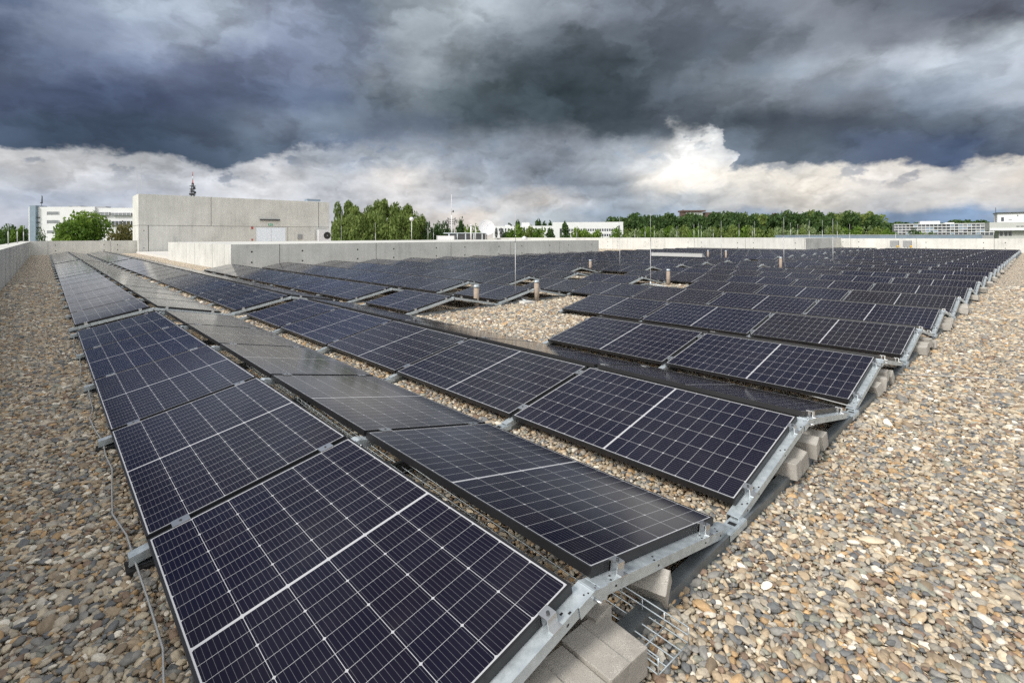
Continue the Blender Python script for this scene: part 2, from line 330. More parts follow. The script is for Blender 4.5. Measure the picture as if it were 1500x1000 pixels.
# ------------------------------------------------------------------ mesh builder
class MB:
    def __init__(s): s.v = []; s.f = []; s.m = []; s.uv = {}; s.smooth = []
    def face(s, pts, mi=0, uv=None, sm=False):
        b = len(s.v); s.v += [tuple(p) for p in pts]
        if uv: s.uv[len(s.f)] = uv
        s.f.append(tuple(range(b, b + len(pts)))); s.m.append(mi); s.smooth.append(sm)
    def hexa(s, P, mi=0):
        b = len(s.v); s.v += [tuple(p) for p in P]
        for q in ((0, 3, 2, 1), (4, 5, 6, 7), (0, 1, 5, 4), (1, 2, 6, 5), (2, 3, 7, 6), (3, 0, 4, 7)):
            s.f.append(tuple(b + i for i in q)); s.m.append(mi); s.smooth.append(False)
    def box(s, x0, x1, y0, y1, z0, z1, mi=0, T=None):
        P = [(x0, y0, z0), (x1, y0, z0), (x1, y1, z0), (x0, y1, z0), (x0, y0, z1), (x1, y0, z1), (x1, y1, z1), (x0, y1, z1)]
        if T is not None: P = [T @ Vector(p) for p in P]
        s.hexa(P, mi)
    def tube(s, p0, p1, r0, r1=None, n=10, mi=0, caps=True):
        p0 = Vector(p0); p1 = Vector(p1); r1 = r0 if r1 is None else r1
        d = (p1 - p0).normalized(); a = d.orthogonal().normalized(); c = d.cross(a)
        b = len(s.v)
        for p, r in ((p0, r0), (p1, r1)):
            for i in range(n):
                t = 2 * math.pi * i / n; s.v.append(tuple(p + (a * math.cos(t) + c * math.sin(t)) * r))
        for i in range(n):
            j = (i + 1) % n
            s.f.append((b + i, b + j, b + n + j, b + n + i)); s.m.append(mi); s.smooth.append(True)
        if caps:
            s.f.append(tuple(b + i for i in range(n))[::-1]); s.m.append(mi); s.smooth.append(False)
            s.f.append(tuple(b + n + i for i in range(n))); s.m.append(mi); s.smooth.append(False)
    def path(s, pts, r, n=6, mi=0):
        pts = [Vector(p) for p in pts]
        rings = []
        for i, p in enumerate(pts):
            d = (pts[min(i + 1, len(pts) - 1)] - pts[max(i - 1, 0)]).normalized()
            a = d.cross(Vector((0, 0, 1)))
            a = a.normalized() if a.length > 1e-4 else Vector((1, 0, 0)); c = d.cross(a)
            b = len(s.v); rings.append(b)
            for k in range(n):
                t = 2 * math.pi * k / n; s.v.append(tuple(p + (a * math.cos(t) + c * math.sin(t)) * r))
        for b0, b1 in zip(rings, rings[1:]):
            for k in range(n):
                j = (k + 1) % n; s.f.append((b0 + k, b0 + j, b1 + j, b1 + k)); s.m.append(mi); s.smooth.append(True)
    def mesh(s, name, mats):
        me = bpy.data.meshes.new(name); me.from_pydata(s.v, [], s.f)
        for q in mats: me.materials.append(M[q] if isinstance(q, str) else q)
        me.polygons.foreach_set('material_index', s.m); me.polygons.foreach_set('use_smooth', s.smooth)
        if s.uv:
            u = me.uv_layers.new(name='metres')
            for fi, c in s.uv.items():
                for li, q in zip(me.polygons[fi].loop_indices, c): u.data[li].uv = q
        me.update(); return me
    def build(s, name, mats, parent=None, loc=None):
        return link(name, s.mesh(name, mats), parent, loc)
def link(name, data, parent=None, loc=None):
    o = bpy.data.objects.new(name, data); C.objects.link(o)
    if parent: o.parent = parent
    if loc: o.location = loc
    return o
def tag(o, label=None, cat=None, group=None, kind=None):
    for k, q in (('label', label), ('category', cat), ('group', group), ('kind', kind)):
        if q: o[k] = q
    return o
def thing(name, label, cat, loc=(0, 0, 0), rz=0.0, group=None):
    o = link(name, None, None, loc); o.rotation_euler = (0, 0, rz); o.empty_display_size = .2
    return tag(o, label, cat, group)
def bevelled(me, w, seg=2):
    bm = bmesh.new(); bm.from_mesh(me); bmesh.ops.bevel(bm, geom=bm.edges[:], offset=w, segments=seg, affect='EDGES', profile=.6)
    bm.to_mesh(me); bm.free(); return me
ORD = ['first', 'second', 'third', 'fourth', 'fifth', 'sixth', 'seventh', 'eighth', 'ninth', 'tenth', 'eleventh', 'twelfth', 'thirteenth', 'fourteenth',
       'fifteenth', 'sixteenth', 'seventeenth', 'eighteenth', 'nineteenth', 'twentieth', 'twenty-first', 'twenty-second', 'twenty-third', 'twenty-fourth',
       'twenty-fifth', 'twenty-sixth', 'twenty-seventh', 'twenty-eighth', 'twenty-ninth', 'thirtieth', 'thirty-first', 'thirty-second', 'thirty-third', 'thirty-fourth', 'thirty-fifth', 'thirty-sixth']
def at(px, D, z=0.0):
    """a point at a distance D along the view and the bearing of picture column px"""
    r = (px - 750) / FPX * D
    return Vector((RGT[0] * r + FWD[0] * D, RGT[1] * r + FWD[1] * D, z))
def zat(py, D, px=750): return CAMZ + (YH - (px - 750) * .0029 - py) / FPX * D

# ------------------------------------------------------------------ setting: ground, building under the roof
g = MB(); g.face([(-3500, -3500, -14), (3500, -3500, -14), (3500, 3500, -14), (-3500, 3500, -14)])
tag(g.build('ground', [flat('meadow', (.10, .13, .05), .9, 0, .2, .35, .02)]), kind='structure')
rf = MB(); rf.box(-1.6, 62.5, -8, 76, -14, -.012, 1)
rf.f = rf.f[:1] + rf.f[2:]; rf.m = rf.m[:1] + rf.m[2:]; rf.smooth = rf.smooth[:1] + rf.smooth[2:]
rf.face([(-1.6, -8, -.012), (62.5, -8, -.012), (62.5, 76, -.012), (-1.6, 76, -.012)], 0)
tag(rf.build('roof', ['gravel', 'concrete']), kind='structure')

# ------------------------------------------------------------------ array layout
TILT, ZL, GAP, PITCH, V0, U0, LP = .2014, .12, .1183, 2.3626, .3479, 1.1326, 1.791
CT, ST = math.cos(TILT), math.sin(TILT); WH = MW * CT; ZR = ZL + MW * ST
B2, B3 = 10.80, 36.60
def mod_u(m): return U0 + m * LP if m < 5 else (B2 + (m - 5) * LP if m < 19 else B3 + (m - 19) * LP)
NT_ = 25
def mods(k):
    if k < 2: a = list(range(31))
    elif k < 21: a = list(range(13))
    else: a = list(range(7))
    miss = {2: {2, 3}, 3: {3}, 5: {3}, 6: {5}, 9: {3}, 12: {5, 6}, 13: {3}}.get(k, set())
    return [m for m in a if m not in miss]
def v_lo(k): return V0 + k * PITCH
def project(p):
    rx = p[0] * RGT[0] + p[1] * RGT[1]; D = p[0] * FWD[0] + p[1] * FWD[1]
    return 750 + FPX * rx / D, YH - FPX * (p[2] - CAMZ) / D, D

# panel meshes, local x along the row, y up the slope, z normal; top of the frame at z = 0
fr = MB(); H = .035; w = .010
fr.box(0, ML, 0, w, -H, 0); fr.box(0, ML, MW - w, MW, -H, 0); fr.box(0, w, w, MW - w, -H, 0); fr.box(ML - w, ML, w, MW - w, -H, 0)
fr.box(w, ML - w, w, .03, -H, -H + .002); fr.box(w, ML - w, MW - .03, MW - w, -H, -H + .002)
FRAME_ME = fr.mesh('panel_frame', ['black_frame'])
gl = MB()
z1, z0 = -.0015, -.0065
P = [(w, w), (ML - w, w), (ML - w, MW - w), (w, MW - w)]
gl.face([(a, b, z1) for a, b in P], 0, P)
gl.face([(a, b, z0) for a, b in P][::-1], 1)
GLASS_ME = gl.mesh('panel_glass', ['cells', 'white_metal'])
both = MB(); both.v = fr.v[:]; both.f = fr.f[:]; both.m = fr.m[:]; both.smooth = fr.smooth[:]
both.face([(a, b, z1) for a, b in P], 1, P); both.face([(a, b, z0) for a, b in P][::-1], 2)
def panel_matrix(k, side, m):
    u = mod_u(m)
    if side == 0:
        return Matrix(((0, CT, -ST, v_lo(k)), (-1, 0, 0, u + ML), (0, ST, CT, ZL), (0, 0, 0, 1)))
    vr = v_lo(k) + 2 * WH + GAP
    return Matrix(((0, -CT, ST, vr), (1, 0, 0, u), (0, ST, CT, ZL), (0, 0, 0, 1)))
cand = []
for k in range(NT_):
    for m in mods(k):
        for side in (0, 1):
            Mx = panel_matrix(k, side, m)
            pts = [Mx @ Vector(q) for q in ((0, 0, 0), (ML, 0, 0), (ML, MW, 0), (0, MW, 0))]
            pr = [project(p) for p in pts]
            inside = any(-30 < q[0] < 1530 and q[1] < 1030 and q[2] > .3 for q in pr)
            ar = abs(sum(pr[i][0] * pr[(i + 1) % 4][1] - pr[(i + 1) % 4][0] * pr[i][1] for i in range(4))) / 2
            nrm = Mx.to_3x3() @ Vector((0, 0, 1)); c0 = sum(pts, Vector()) / 4
            facing = nrm.dot(Vector((0, 0, CAMZ)) - c0) > 0
            if side == 1 and k >= 2 and not (m == 0 and k < 8): facing = False
            cand.append((ar if facing and inside else 0.0, k, side, m))
cand.sort(key=lambda q: -q[0])
SIDEWORD = ['rising', 'falling']
far = MB()
for i, (ar, k, side, m) in enumerate(cand):
    Mx = panel_matrix(k, side, m)
    if i < 300 and ar > 0:
        row = 2 * k + side
        lab = f'black framed solar panel, {ORD[m]} from gravel-walk end, {ORD[row] if row < 36 else ""} row from long parapet'
        if row >= 36: lab = f'black framed solar panel, {ORD[m]} from gravel walk, {SIDEWORD[side]} side of {ORD[k]} ridge'
        t = thing('solar_panel', lab, 'solar panel', group='solar panels on the gravel roof')
        jit = Matrix.Rotation(random.gauss(0, .0012), 4, 'X') @ Matrix.Rotation(random.gauss(0, .0010), 4, 'Y')
        t.matrix_world = Mx @ Matrix.Translation((random.gauss(0, .002), 0, random.gauss(0, .0008))) @ jit
        link('frame', FRAME_ME, t); link('cell_glass', GLASS_ME, t)
    else:
        b = len(far.v)
        far.v += [tuple(Mx @ Vector(p)) for p in both.v]
        for fi, f in enumerate(both.f):
            if fi in both.uv: far.uv[len(far.f)] = both.uv[fi]
            far.f.append(tuple(b + j for j in f)); far.m.append(both.m[fi]); far.smooth.append(False)
tag(far.build('distant_solar_panels', ['black_frame', 'cells', 'white_metal']),
    'mass of remaining solar panels in the hidden and farthest rows', 'solar panels', kind='stuff')

# ------------------------------------------------------------------ mounting frames, one per seam of each ridge
RT = ZL - .038                                     # top of the rafters at the low end (under the panel frames)
def rafter(mb, rising, wd, x_pad0=.07, x_pad1=.02, mi=0):
    """C profile, local x across rows, y along the row; slotted holes on the near face"""
    Xa, Xb = -x_pad0, WH + x_pad1
    tn = math.tan(TILT)
    def pt(x, y, dz):
        z = RT / 1.0 + tn * x + dz
        X = x if rising else (2 * WH + GAP - x)
        return (X, y, z)
    def bar(y0, y1, d0, d1, mi=0):
        P = [pt(Xa, y0, d0), pt(Xb, y0, d0), pt(Xb, y1, d0), pt(Xa, y1, d0), pt(Xa, y0, d1), pt(Xb, y0, d1), pt(Xb, y1, d1), pt(Xa, y1, d1)]
        if not rising: P = [P[1], P[0], P[3], P[2], P[5], P[4], P[7], P[6]]
        mb.hexa(P, mi)
    bar(-wd / 2, wd / 2, -.003, 0)
    bar(-wd / 2, -wd / 2 + .003, -.042, -.003)
    bar(wd / 2 - .003, wd / 2, -.042, -.003)
    bar(-wd / 2 + .003, -wd / 2 + .016, -.042, -.039)
    for x in (.04, .20, .62, .92):                 # holes and slots, dark
        for dx, dy in ((0, .008), (.02, -.012)):
            P = [pt(x + dx + q[0] * .006, dy - wd * .18 + q[1] * .004, .0006) for q in ((-1, -1), (1, -1), (1, 1), (-1, 1))]
            mb.face(P if rising else P[::-1], 1)
        P = [pt(x + q[0] * .006, -wd / 2 - .0006, -.022 + q[1] * .004) for q in ((-1, -1), (1, -1), (1, 1), (-1, 1))]
        mb.face(P if rising else P[::-1], 1)
RAF = {}
for wd in (.066, .06):
    for ri in (True, False):
        q = MB(); rafter(q, ri, wd); RAF[wd, ri] = q.mesh('rafter', ['galv', 'black'])
rp = MB()
zt = RT + math.tan(TILT) * (WH + .02)
for sgn in (-1, 1):
    T = Matrix.Translation((WH + GAP / 2, 0, zt + .008)) @ Matrix.Rotation(sgn * TILT, 4, 'Y')
    rp.box(*((-.085, .004) if sgn < 0 else (-.004, .085)), -.036, .036, -.005, -.001, 0, T)
    rp.box(*((-.085, .004) if sgn < 0 else (-.004, .085)), -.039, -.036, -.046, -.001, 0, T)
    for a in (.02, .035, .05):
        x = sgn * a; rp.face([T @ Vector((x + q[0] * .003, -.018 + .5 * (a - .035) + q[1] * .003, -.0004)) for q in ((-1, -1), (1, -1), (1, 1), (-1, 1))], 1)
rp.tube((WH + GAP / 2, -.07, zt - .02), (WH + GAP / 2, -.04, zt - .02), .006, None, 8, 2)
PLATE_ME = rp.mesh('ridge_plate', ['galv', 'black', 'alu'])
ec = MB()                                          # end clamp: foot on the rafter, upright, lip over the panel; local x up-slope, y to the panel, z normal, origin panel edge top
ec.box(-.022, .022, -.034, -.030, -.037, .003); ec.box(-.022, .022, -.030, .010, .0005, .004); ec.box(-.022, .022, -.006, -.002, -.037, .0005)
ec.box(-.022, .022, -.055, -.034, -.037, -.033); ec.tube((0, -.016, .004), (0, -.016, .010), .0065, None, 8, 1)
ECL = ec.mesh('end_clamp', ['alu', 'dark_metal'])
mc = MB()
mc.box(-.038, .038, -.030, .030, .0008, .004); mc.box(-.038, .038, -.012, .012, -.03, .0008); mc.tube((0, 0, .004), (0, 0, .0075), .0065, None, 8, 1)
MCL = mc.mesh('mid_clamp', ['alu', 'dark_metal'])
def slope_matrix(side, d, y, flip):
    """frame on the panel plane d metres up the slope, at row coordinate y"""
    fl = -1 if flip else 1
    if side == 0: return Matrix(((CT * fl, 0, -ST, CT * d), (0, fl, 0, y), (ST * fl, 0, CT, ZL + ST * d), (0, 0, 0, 1)))
    return Matrix(((CT * fl, 0, ST, 2 * WH + GAP - CT * d), (0, fl, 0, y), (-ST * fl, 0, CT, ZL + ST * d), (0, 0, 0, 1)))
def seams(k):
    """(y, kind, module) : kind near / far / mid"""
    ms = mods(k); out = []
    for i, m in enumerate(ms):
        u = mod_u(m)
        prev = i > 0 and ms[i - 1] == m - 1 and m not in (5, 19)
        if not prev: out.append((u - .018, 'near', m))
        nxt = i + 1 < len(ms) and ms[i + 1] == m + 1 and m not in (4, 18)
        out.append((u + ML + .018, 'mid', m) if nxt else (u + ML + .018, 'far', m))
    return out
SE = []
for k in range(NT_):
    for y, kind, m in seams(k):
        D = v_lo(k) * FWD[0] + y * FWD[1]
        SE.append((D, k, y, kind, m))
SE.sort()
farf = MB(); nfr = 0
def add_mesh(dst, me, T):
    b = len(dst.v); dst.v += [tuple(T @ q.co) for q in me.vertices]
    for p in me.polygons:
        dst.f.append(tuple(b + j for j in p.vertices)); dst.m.append(FM[me.materials[p.material_index].name]); dst.smooth.append(p.use_smooth)
FM = {M['galv'].name: 0, M['black'].name: 1, M['alu'].name: 2, M['dark_metal'].name: 3}
for D, k, y, kind, m in SE:
    first = kind == 'near' and m == 0
    wd = .06 if kind == 'mid' else .066
    cl = []
    for side in (0, 1):
        for d in (.14, MW - .14):
            if kind == 'mid': cl.append((MCL, slope_matrix(side, d, 0, False)))
            elif kind == 'near': cl.append((ECL, slope_matrix(side, d, .018, False)))
            else: cl.append((ECL, slope_matrix(side, d, -.018, True)))
    if (nfr < 150 and D < 26) or first:
        nfr += 1
        pos = {'near': f'{ORD[m]} panel', 'far': f'far end of {ORD[m]} panel', 'mid': f'seam past {ORD[m]} panel'}[kind]
        lab = f'galvanised gable frame under {ORD[k]} ridge, {pos} from gravel walk'
        if first: lab = f'galvanised gable end frame facing the gravel walk under {ORD[k]} ridge'
        t = thing('mounting_frame', lab, 'mounting frame', (v_lo(k), y, 0), group='mounting frames under the solar panels')
        link('rafter', RAF[wd, True], t); link('rafter', RAF[wd, False], t); link('ridge_plate', PLATE_ME, t)
        for me, T in cl:
            o = link('clamp', me, t); o.matrix_basis = T
    else:
        T0 = Matrix.Translation((v_lo(k), y, 0))
        for me in (RAF[wd, True], RAF[wd, False], PLATE_ME): add_mesh(farf, me, T0)
        for me, T in cl: add_mesh(farf, me, T0 @ T)
tag(farf.build('distant_mounting_frames', ['galv', 'black', 'alu', 'dark_metal']), 'mass of galvanised mounting frames under the farthest panel rows', 'mounting frames', kind='stuff')

# base rails along the roof under every seam, broken where panels are left out
ys = {}
for D, k, y, kind, m in SE: ys.setdefault(round(y + {'near': -.020, 'far': .020, 'mid': 0}[kind], 3), []).append(k)
yi = 0
for y in sorted(ys):
    ks = sorted(ys[y]); runs = []
    for k in ks:
        if runs and k == runs[-1][1] + 1: runs[-1][1] = k
        else: runs.append([k, k])
    for a, b in runs:
        x0, x1 = v_lo(a) + .07, v_lo(b) + 2 * WH + GAP + .10
        lab = f'grey base rail, {ORD[min(yi, 35)]} from gravel walk, spanning {ORD[a]} to {ORD[b]} ridge'
        if y < 1.2: lab = 'long grey base rail along the gravel-walk end of all rows'
        t = thing('base_rail', lab, 'base rail', (x0, y, 0), group='base rails across the roof')
        L = x1 - x0; q = MB()
        q.box(0, L, -.030, .030, .046, .050); q.box(0, L, -.030, -.027, -.01, .046); q.box(0, L, .027, .030, -.01, .046)
        q.box(0, L, -.048, -.030, -.006, -.002)
        q.build('rail', ['galv_dark'], t)
        for k in range(a, b + 1):                  # joint channels seen in the valleys
            c = MB(); xx = v_lo(k) - x0 - (PITCH - 2 * WH - GAP) / 2
            if k > a: c.box(xx - .10, xx + .10, -.033, .033, .0505, .056); c.box(xx - .10, xx + .10, -.036, -.033, .02, .0505); c.face([(xx - .015, -.02, .0565), (xx + .015, -.02, .0565), (xx + .015, .02, .0565), (xx - .015, .02, .0565)], 1); c.build('joint_channel', ['galv', 'black'], t)
        if a == 0:
            c = MB(); c.box(-.150, .0, -.055, .055, -.02, .016); c.build('rubber_mat', ['rubber'], t)
            c = MB(); c.box(-.125, .03, -.026, .030, .016, .020); c.box(-.120, -.02, .026, .030, .020, .042); c.tube((-.10, 0, .020), (-.10, 0, .040), .007, None, 8); c.tube((-.10, 0, .020), (-.10, 0, .025), .013, None, 6); c.build('end_bracket', ['galv_dark'], t)
    yi += 1

# ------------------------------------------------------------------ gravel: real pebbles near the camera
def gravel():
    pts = []
    def region(D0, D1, sp):
        X, Y = np.meshgrid(np.arange(-1.2, 21, sp), np.arange(-8, 24, sp)); X = X.ravel(); Y = Y.ravel()
        X = X + rng.uniform(-.5, .5, X.shape) * sp; Y = Y + rng.uniform(-.5, .5, Y.shape) * sp
        D = X * FWD[0] + Y * FWD[1]; Rr = X * RGT[0] + Y * RGT[1]
        ok = (D > max(D0, .6)) & (D <= D1); X, Y, D, Rr = X[ok], Y[ok], D[ok], Rr[ok]
        px = 750 + FPX * Rr / D; py = YH + FPX * CAMZ / D
        mg = np.where(D < 6, 420, 150)
        ok = (px > -mg) & (px < 1500 + mg) & (py < 1700) & (X > -.92)
        X, Y, D = X[ok], Y[ok], D[ok]
        cover = np.zeros(X.shape, bool)
        for k in range(8):
            a, b = v_lo(k), v_lo(k) + 2 * WH + GAP
            for m in mods(k):
                u = mod_u(m)
                cover |= (X > a + .28) & (X < b - (.55 if k < 2 else .1)) & (Y > u + (.75 if m == 0 else (.3 if k in (2, 3, 5) and m == 4 else -.05))) & (Y < u + ML + .05)
            if k >= 3: cover |= (X > v_lo(k) + .2) & (X < v_lo(k) + PITCH) & (Y > 10.0)
        X, Y, D = X[~cover], Y[~cover], D[~cover]
        n = len(X); s = np.exp(rng.normal(0, .30, n)) * sp * .60
        pts.append(np.stack([X, Y, rng.uniform(-.012, .006, n), s * rng.uniform(.95, 1.4, n), s * rng.uniform(.70, 1.0, n), s * rng.uniform(.45, .72, n)], 1))
    region(.6, 4.0, .0222); region(4.0, 8.5, .028); region(8.5, 13.0, .040); region(13.0, 19.0, .055)
    A = np.concatenate(pts); n = len(A)
    me = bpy.data.meshes.new('gravel'); me.vertices.add(n); me.vertices.foreach_set('co', A[:, :3].astype(np.float32).ravel())
    def attr(nm, typ, dat, key):
        a = me.attributes.new(nm, typ, 'POINT'); a.data.foreach_set(key, dat)
    attr('size', 'FLOAT_VECTOR', A[:, 3:6].astype(np.float32).ravel(), 'vector')
    rot = np.stack([rng.normal(0, .28, n), rng.normal(0, .28, n), rng.uniform(0, 6.283, n)], 1)
    attr('turn', 'FLOAT_VECTOR', rot.astype(np.float32).ravel(), 'vector')
    attr('tone', 'FLOAT', rng.uniform(0, 1, n).astype(np.float32), 'value')
    attr('kindex', 'INT', rng.integers(0, 6, n).astype(np.int32), 'value')
    o = link('gravel', me); tag(o, 'loose rounded river gravel in tan, grey and ochre covering the roof', 'gravel', kind='stuff')
    ng = bpy.data.node_groups.new('scatter_pebbles', 'GeometryNodeTree')
    ng.interface.new_socket('Geometry', in_out='INPUT', socket_type='NodeSocketGeometry')
    ng.interface.new_socket('Geometry', in_out='OUTPUT', socket_type='NodeSocketGeometry')
    nd = ng.nodes; ln = ng.links
    gi = nd.new('NodeGroupInput'); go = nd.new('NodeGroupOutput')
    gti = nd.new('GeometryNodeGeometryToInstance')
    for i in range(6):
        ico = nd.new('GeometryNodeMeshIcoSphere'); ico.inputs['Radius'].default_value = 1; ico.inputs['Subdivisions'].default_value = 3
        sp = nd.new('GeometryNodeSetPosition'); pos = nd.new('GeometryNodeInputPosition')
        nz = nd.new('ShaderNodeTexNoise'); nz.noise_dimensions = '4D'; nz.inputs['W'].default_value = i * 3.7 + 1; nz.inputs['Scale'].default_value = .75; nz.inputs['Detail'].default_value = 1.5
        ln.new(pos.outputs[0], nz.inputs['Vector'])
        vm = nd.new('ShaderNodeVectorMath'); vm.operation = 'SUBTRACT'; vm.inputs[1].default_value = (.5, .5, .5); ln.new(nz.outputs['Color'], vm.inputs[0])
        vs = nd.new('ShaderNodeVectorMath'); vs.operation = 'SCALE'; vs.inputs['Scale'].default_value = 1.25; ln.new(vm.outputs[0], vs.inputs[0])
        ln.new(ico.outputs['Mesh'], sp.inputs['Geometry']); ln.new(vs.outputs[0], sp.inputs['Offset'])
        ss = nd.new('GeometryNodeSetShadeSmooth'); ln.new(sp.outputs[0], ss.inputs[0])
        sm = nd.new('GeometryNodeSetMaterial'); sm.inputs['Material'].default_value = M['pebble']; ln.new(ss.outputs[0], sm.inputs[0])
        ln.new(sm.outputs[0], gti.inputs[0])
    iop = nd.new('GeometryNodeInstanceOnPoints'); iop.inputs['Pick Instance'].default_value = True
    def na(nm, typ):
        q = nd.new('GeometryNodeInputNamedAttribute'); q.data_type = typ; q.inputs['Name'].default_value = nm; return q.outputs['Attribute']
    er = nd.new('FunctionNodeEulerToRotation'); ln.new(na('turn', 'FLOAT_VECTOR'), er.inputs[0])
    ln.new(gi.outputs[0], iop.inputs['Points']); ln.new(gti.outputs[0], iop.inputs['Instance'])
    ln.new(na('kindex', 'INT'), iop.inputs['Instance Index']); ln.new(er.outputs[0], iop.inputs['Rotation']); ln.new(na('size', 'FLOAT_VECTOR'), iop.inputs['Scale'])
    ln.new(iop.outputs[0], go.inputs[0])
    md = o.modifiers.new('pebbles', 'NODES'); md.node_group = ng
    print('pebbles', n)
gravel()

# ------------------------------------------------------------------ concrete walls, penthouse
def wall(name, label, cat, x0, x1, y0, y1, h, joints=(), holes=(), group=None, material='concrete', face=None, cope=True):
    """solid cast wall; joints / holes are (face axis, position ...) marks 3 mm proud"""
    t = thing(name, label, cat, ((x0 + x1) / 2, (y0 + y1) / 2, 0), group=group)
    cx, cy = (x0 + x1) / 2, (y0 + y1) / 2
    q = MB(); q.box(x0 - cx, x1 - cx, y0 - cy, y1 - cy, -.3, h)
    for ax, p, jw in joints:
        if ax == 'x-': q.box(x0 - cx - .003, x0 - cx, p - cy - jw / 2, p - cy + jw / 2, -.1, h - .002, 1)
        if ax == 'x+': q.box(x1 - cx, x1 - cx + .003, p - cy - jw / 2, p - cy + jw / 2, -.1, h - .002, 1)
        if ax == 'y-': q.box(p - cx - jw / 2, p - cx + jw / 2, y0 - cy - .003, y0 - cy, -.1, h - .002, 1)
    for ax, p, z in holes:
        r = .045
        if ax == 'x-': q.tube((x0 - cx - .004, p - cy, z), (x0 - cx, p - cy, z), r, None, 10, 1)
        if ax == 'x+': q.tube((x1 - cx + .004, p - cy, z), (x1 - cx, p - cy, z), r, None, 10, 1)
        if ax == 'y-': q.tube((p - cx, y0 - cy - .004, z), (p - cx, y0 - cy, z), r, None, 10, 1)
    q.build('wall', [material, 'joint'], t)
    return t
PH = 1.22
def pairs(ax, a, b, step, off):
    J, Hs = [], []
    p = a
    while p < b:
        J.append((ax, p, .02)); Hs += [(ax, p + off, .35), (ax, p + off, .85), (ax, p + step - off, .35), (ax, p + step - off, .85)]; p += step
    return J, [h for h in Hs if a - .2 < h[1] < b]
J = [('x+', y, .015) for y in np.arange(2.5, 60, 2.9)]; J += [('x+', y, .04) for y in (14.1, 31.5, 48.9)]
wall('parapet_wall', 'long low concrete parapet with bright top running along the gravel strip', 'parapet', -1.60, -.93, -8, 61.0, PH - .02, J, [])
J, Hh = pairs('y-', .2, 6.5, 4.4, .5)
wall('parapet_wall', 'short concrete parapet closing the roof beside the tall penthouse', 'parapet', -1.60, 6.63, 61.0, 61.5, PH + .02, J, Hh)
J, Hh = pairs('x-', -8, 14.4, 5.4, .7)
wall('parapet_wall', 'sunlit concrete parapet behind the farthest panels with two grey boxes before it', 'parapet', 61.5, 62.1, -8, 14.5, PH, J, Hh)
J, Hh = pairs('x-', 14.6, 62, 5.2, .75)
J += [('y-', 53.6, .02), ('y-', 57.5, .02)]
wall('roof_upstand', 'far pale concrete upstand with sunlit long face behind the middle panels', 'upstand', 50.0, 62.1, 14.5, 62, 1.29, J, Hh)
J, Hh = pairs('y-', 8.35, 33.9, 5.15, 1.1)
Hh += [('y-', 7.1, .35), ('y-', 7.1, .85)]
J += [('x-', 28.9, .015), ('x-', 33.0, .03), ('x-', 35.4, .015)]
wall('roof_upstand', 'low grey concrete upstand with bolt holes in front of the penthouse', 'upstand', 6.22, 33.96, 25.45, 41.4, 1.205, J, Hh)

t = thing('penthouse', 'tall grey concrete penthouse with white double door and one bright side', 'penthouse', (6.63, 60, 0))
W_ = 18.9
q = MB(); q.box(0, W_, 0, 4.4, -.3, 5.78)
for x0, x1, z0, z1 in ((0, W_, 2.70, 2.735), (6.15, 6.19, 2.735, 5.775), (.75, .80, -.1, 2.70), (17.55, 17.60, 2.735, 5.775), (13.95, 13.99, -.1, 2.70)):
    q.box(x0, x1, -.004, 0, z0, z1, 1)
q.box(-.004, 0, 0, 4.4, 2.70, 2.735, 1)
for z in (.5, 2.2): q.tube((.42, -.004, z), (.42, 0, z), .05, None, 10, 1)
q.build('wall', ['concrete', 'joint'], t)
q = MB(); q.box(10.55, 13.75, -.03, -.005, -.05, 2.62, 0)
dr = q.build('door_frame', ['white_metal'], t)
for a in (10.62, 12.17):
    q = MB(); q.box(a, a + 1.50, -.06, -.031, .0, 2.56); d_ = q.build('door_leaf', ['door_white'], t)
    q = MB(); hx = 12.05 if a < 11 else 12.25; q.box(hx - .07, hx + .07, -.11, -.09, 1.0, 1.03); q.tube((hx, -.10, 1.015), (hx, -.06, 1.015), .012, None, 8); q.build('handle', ['dark_metal'], d_)
q = MB(); q.box(10.95, 13.05, -.22, -.005, 3.42, 3.56); q.box(10.97, 13.03, -.2, -.02, 3.405, 3.42, 1); q.build('door_lamp', ['dark_metal', 'grey_plastic'], t)
q = MB(); q.box(11.85, 12.30, -.05, -.006, 2.83, 3.05); q.box(11.93, 12.02, -.053, -.05, 2.87, 3.01, 1); q.box(12.06, 12.24, -.053, -.05, 2.92, 2.96, 1); q.build('exit_sign', ['green_sign', 'white_metal'], t)
q = MB(); q.box(10.05, 10.25, -.05, -.005, 2.45, 2.68); q.build('alarm_box', ['red'], t)
q = MB(); q.box(10.08, 10.22, -.05, -.005, 1.15, 1.35); q.build('alarm_box', ['red'], t)
q = MB(); q.box(15.1, 15.6, -.14, -.005, 1.3, 1.85); q.build('junction_box', ['grey_plastic'], t)

t = thing('air_conditioner', 'white outdoor air conditioner with round black fan on the penthouse wall', 'air conditioner', (24.65, 59.55, .95))
q = MB(); q.box(-.75, .75, -.35, .30, .02, 1.45); bevelled_me = bevelled(q.mesh('cabinet', ['white_metal']), .03); link('cabinet', bevelled_me, t)
q = MB(); q.tube((.28, -.372, .76), (.28, -.351, .76), .43, None, 24); fan = q.build('fan', ['black'], t)
q = MB(); q.tube((.28, -.385, .76), (.28, -.373, .76), .05, None, 10); q.build('hub', ['alu'], fan)
q = MB(); q.box(-.6, -.5, -.2, .3, -.95, .02); q.box(.5, .6, -.2, .3, -.95, .02); q.build('stand', ['galv'], t)
t = thing('flat_roof_hatch', 'small dark hatch box on top of the penthouse corner', 'hatch', (24.0, 61.2, 5.78))
q = MB(); q.box(-.9, .9, -.5, .5, .0, .10); q.build('curb', ['white_metal'], t); q = MB(); q.box(-.85, .75, -.45, .45, .10, .36); q.build('lid', ['blue_panel'], t)
t = thing('white_slab', 'low white roof slab at the foot of the penthouse', 'slab', (8.0, 51, 0))
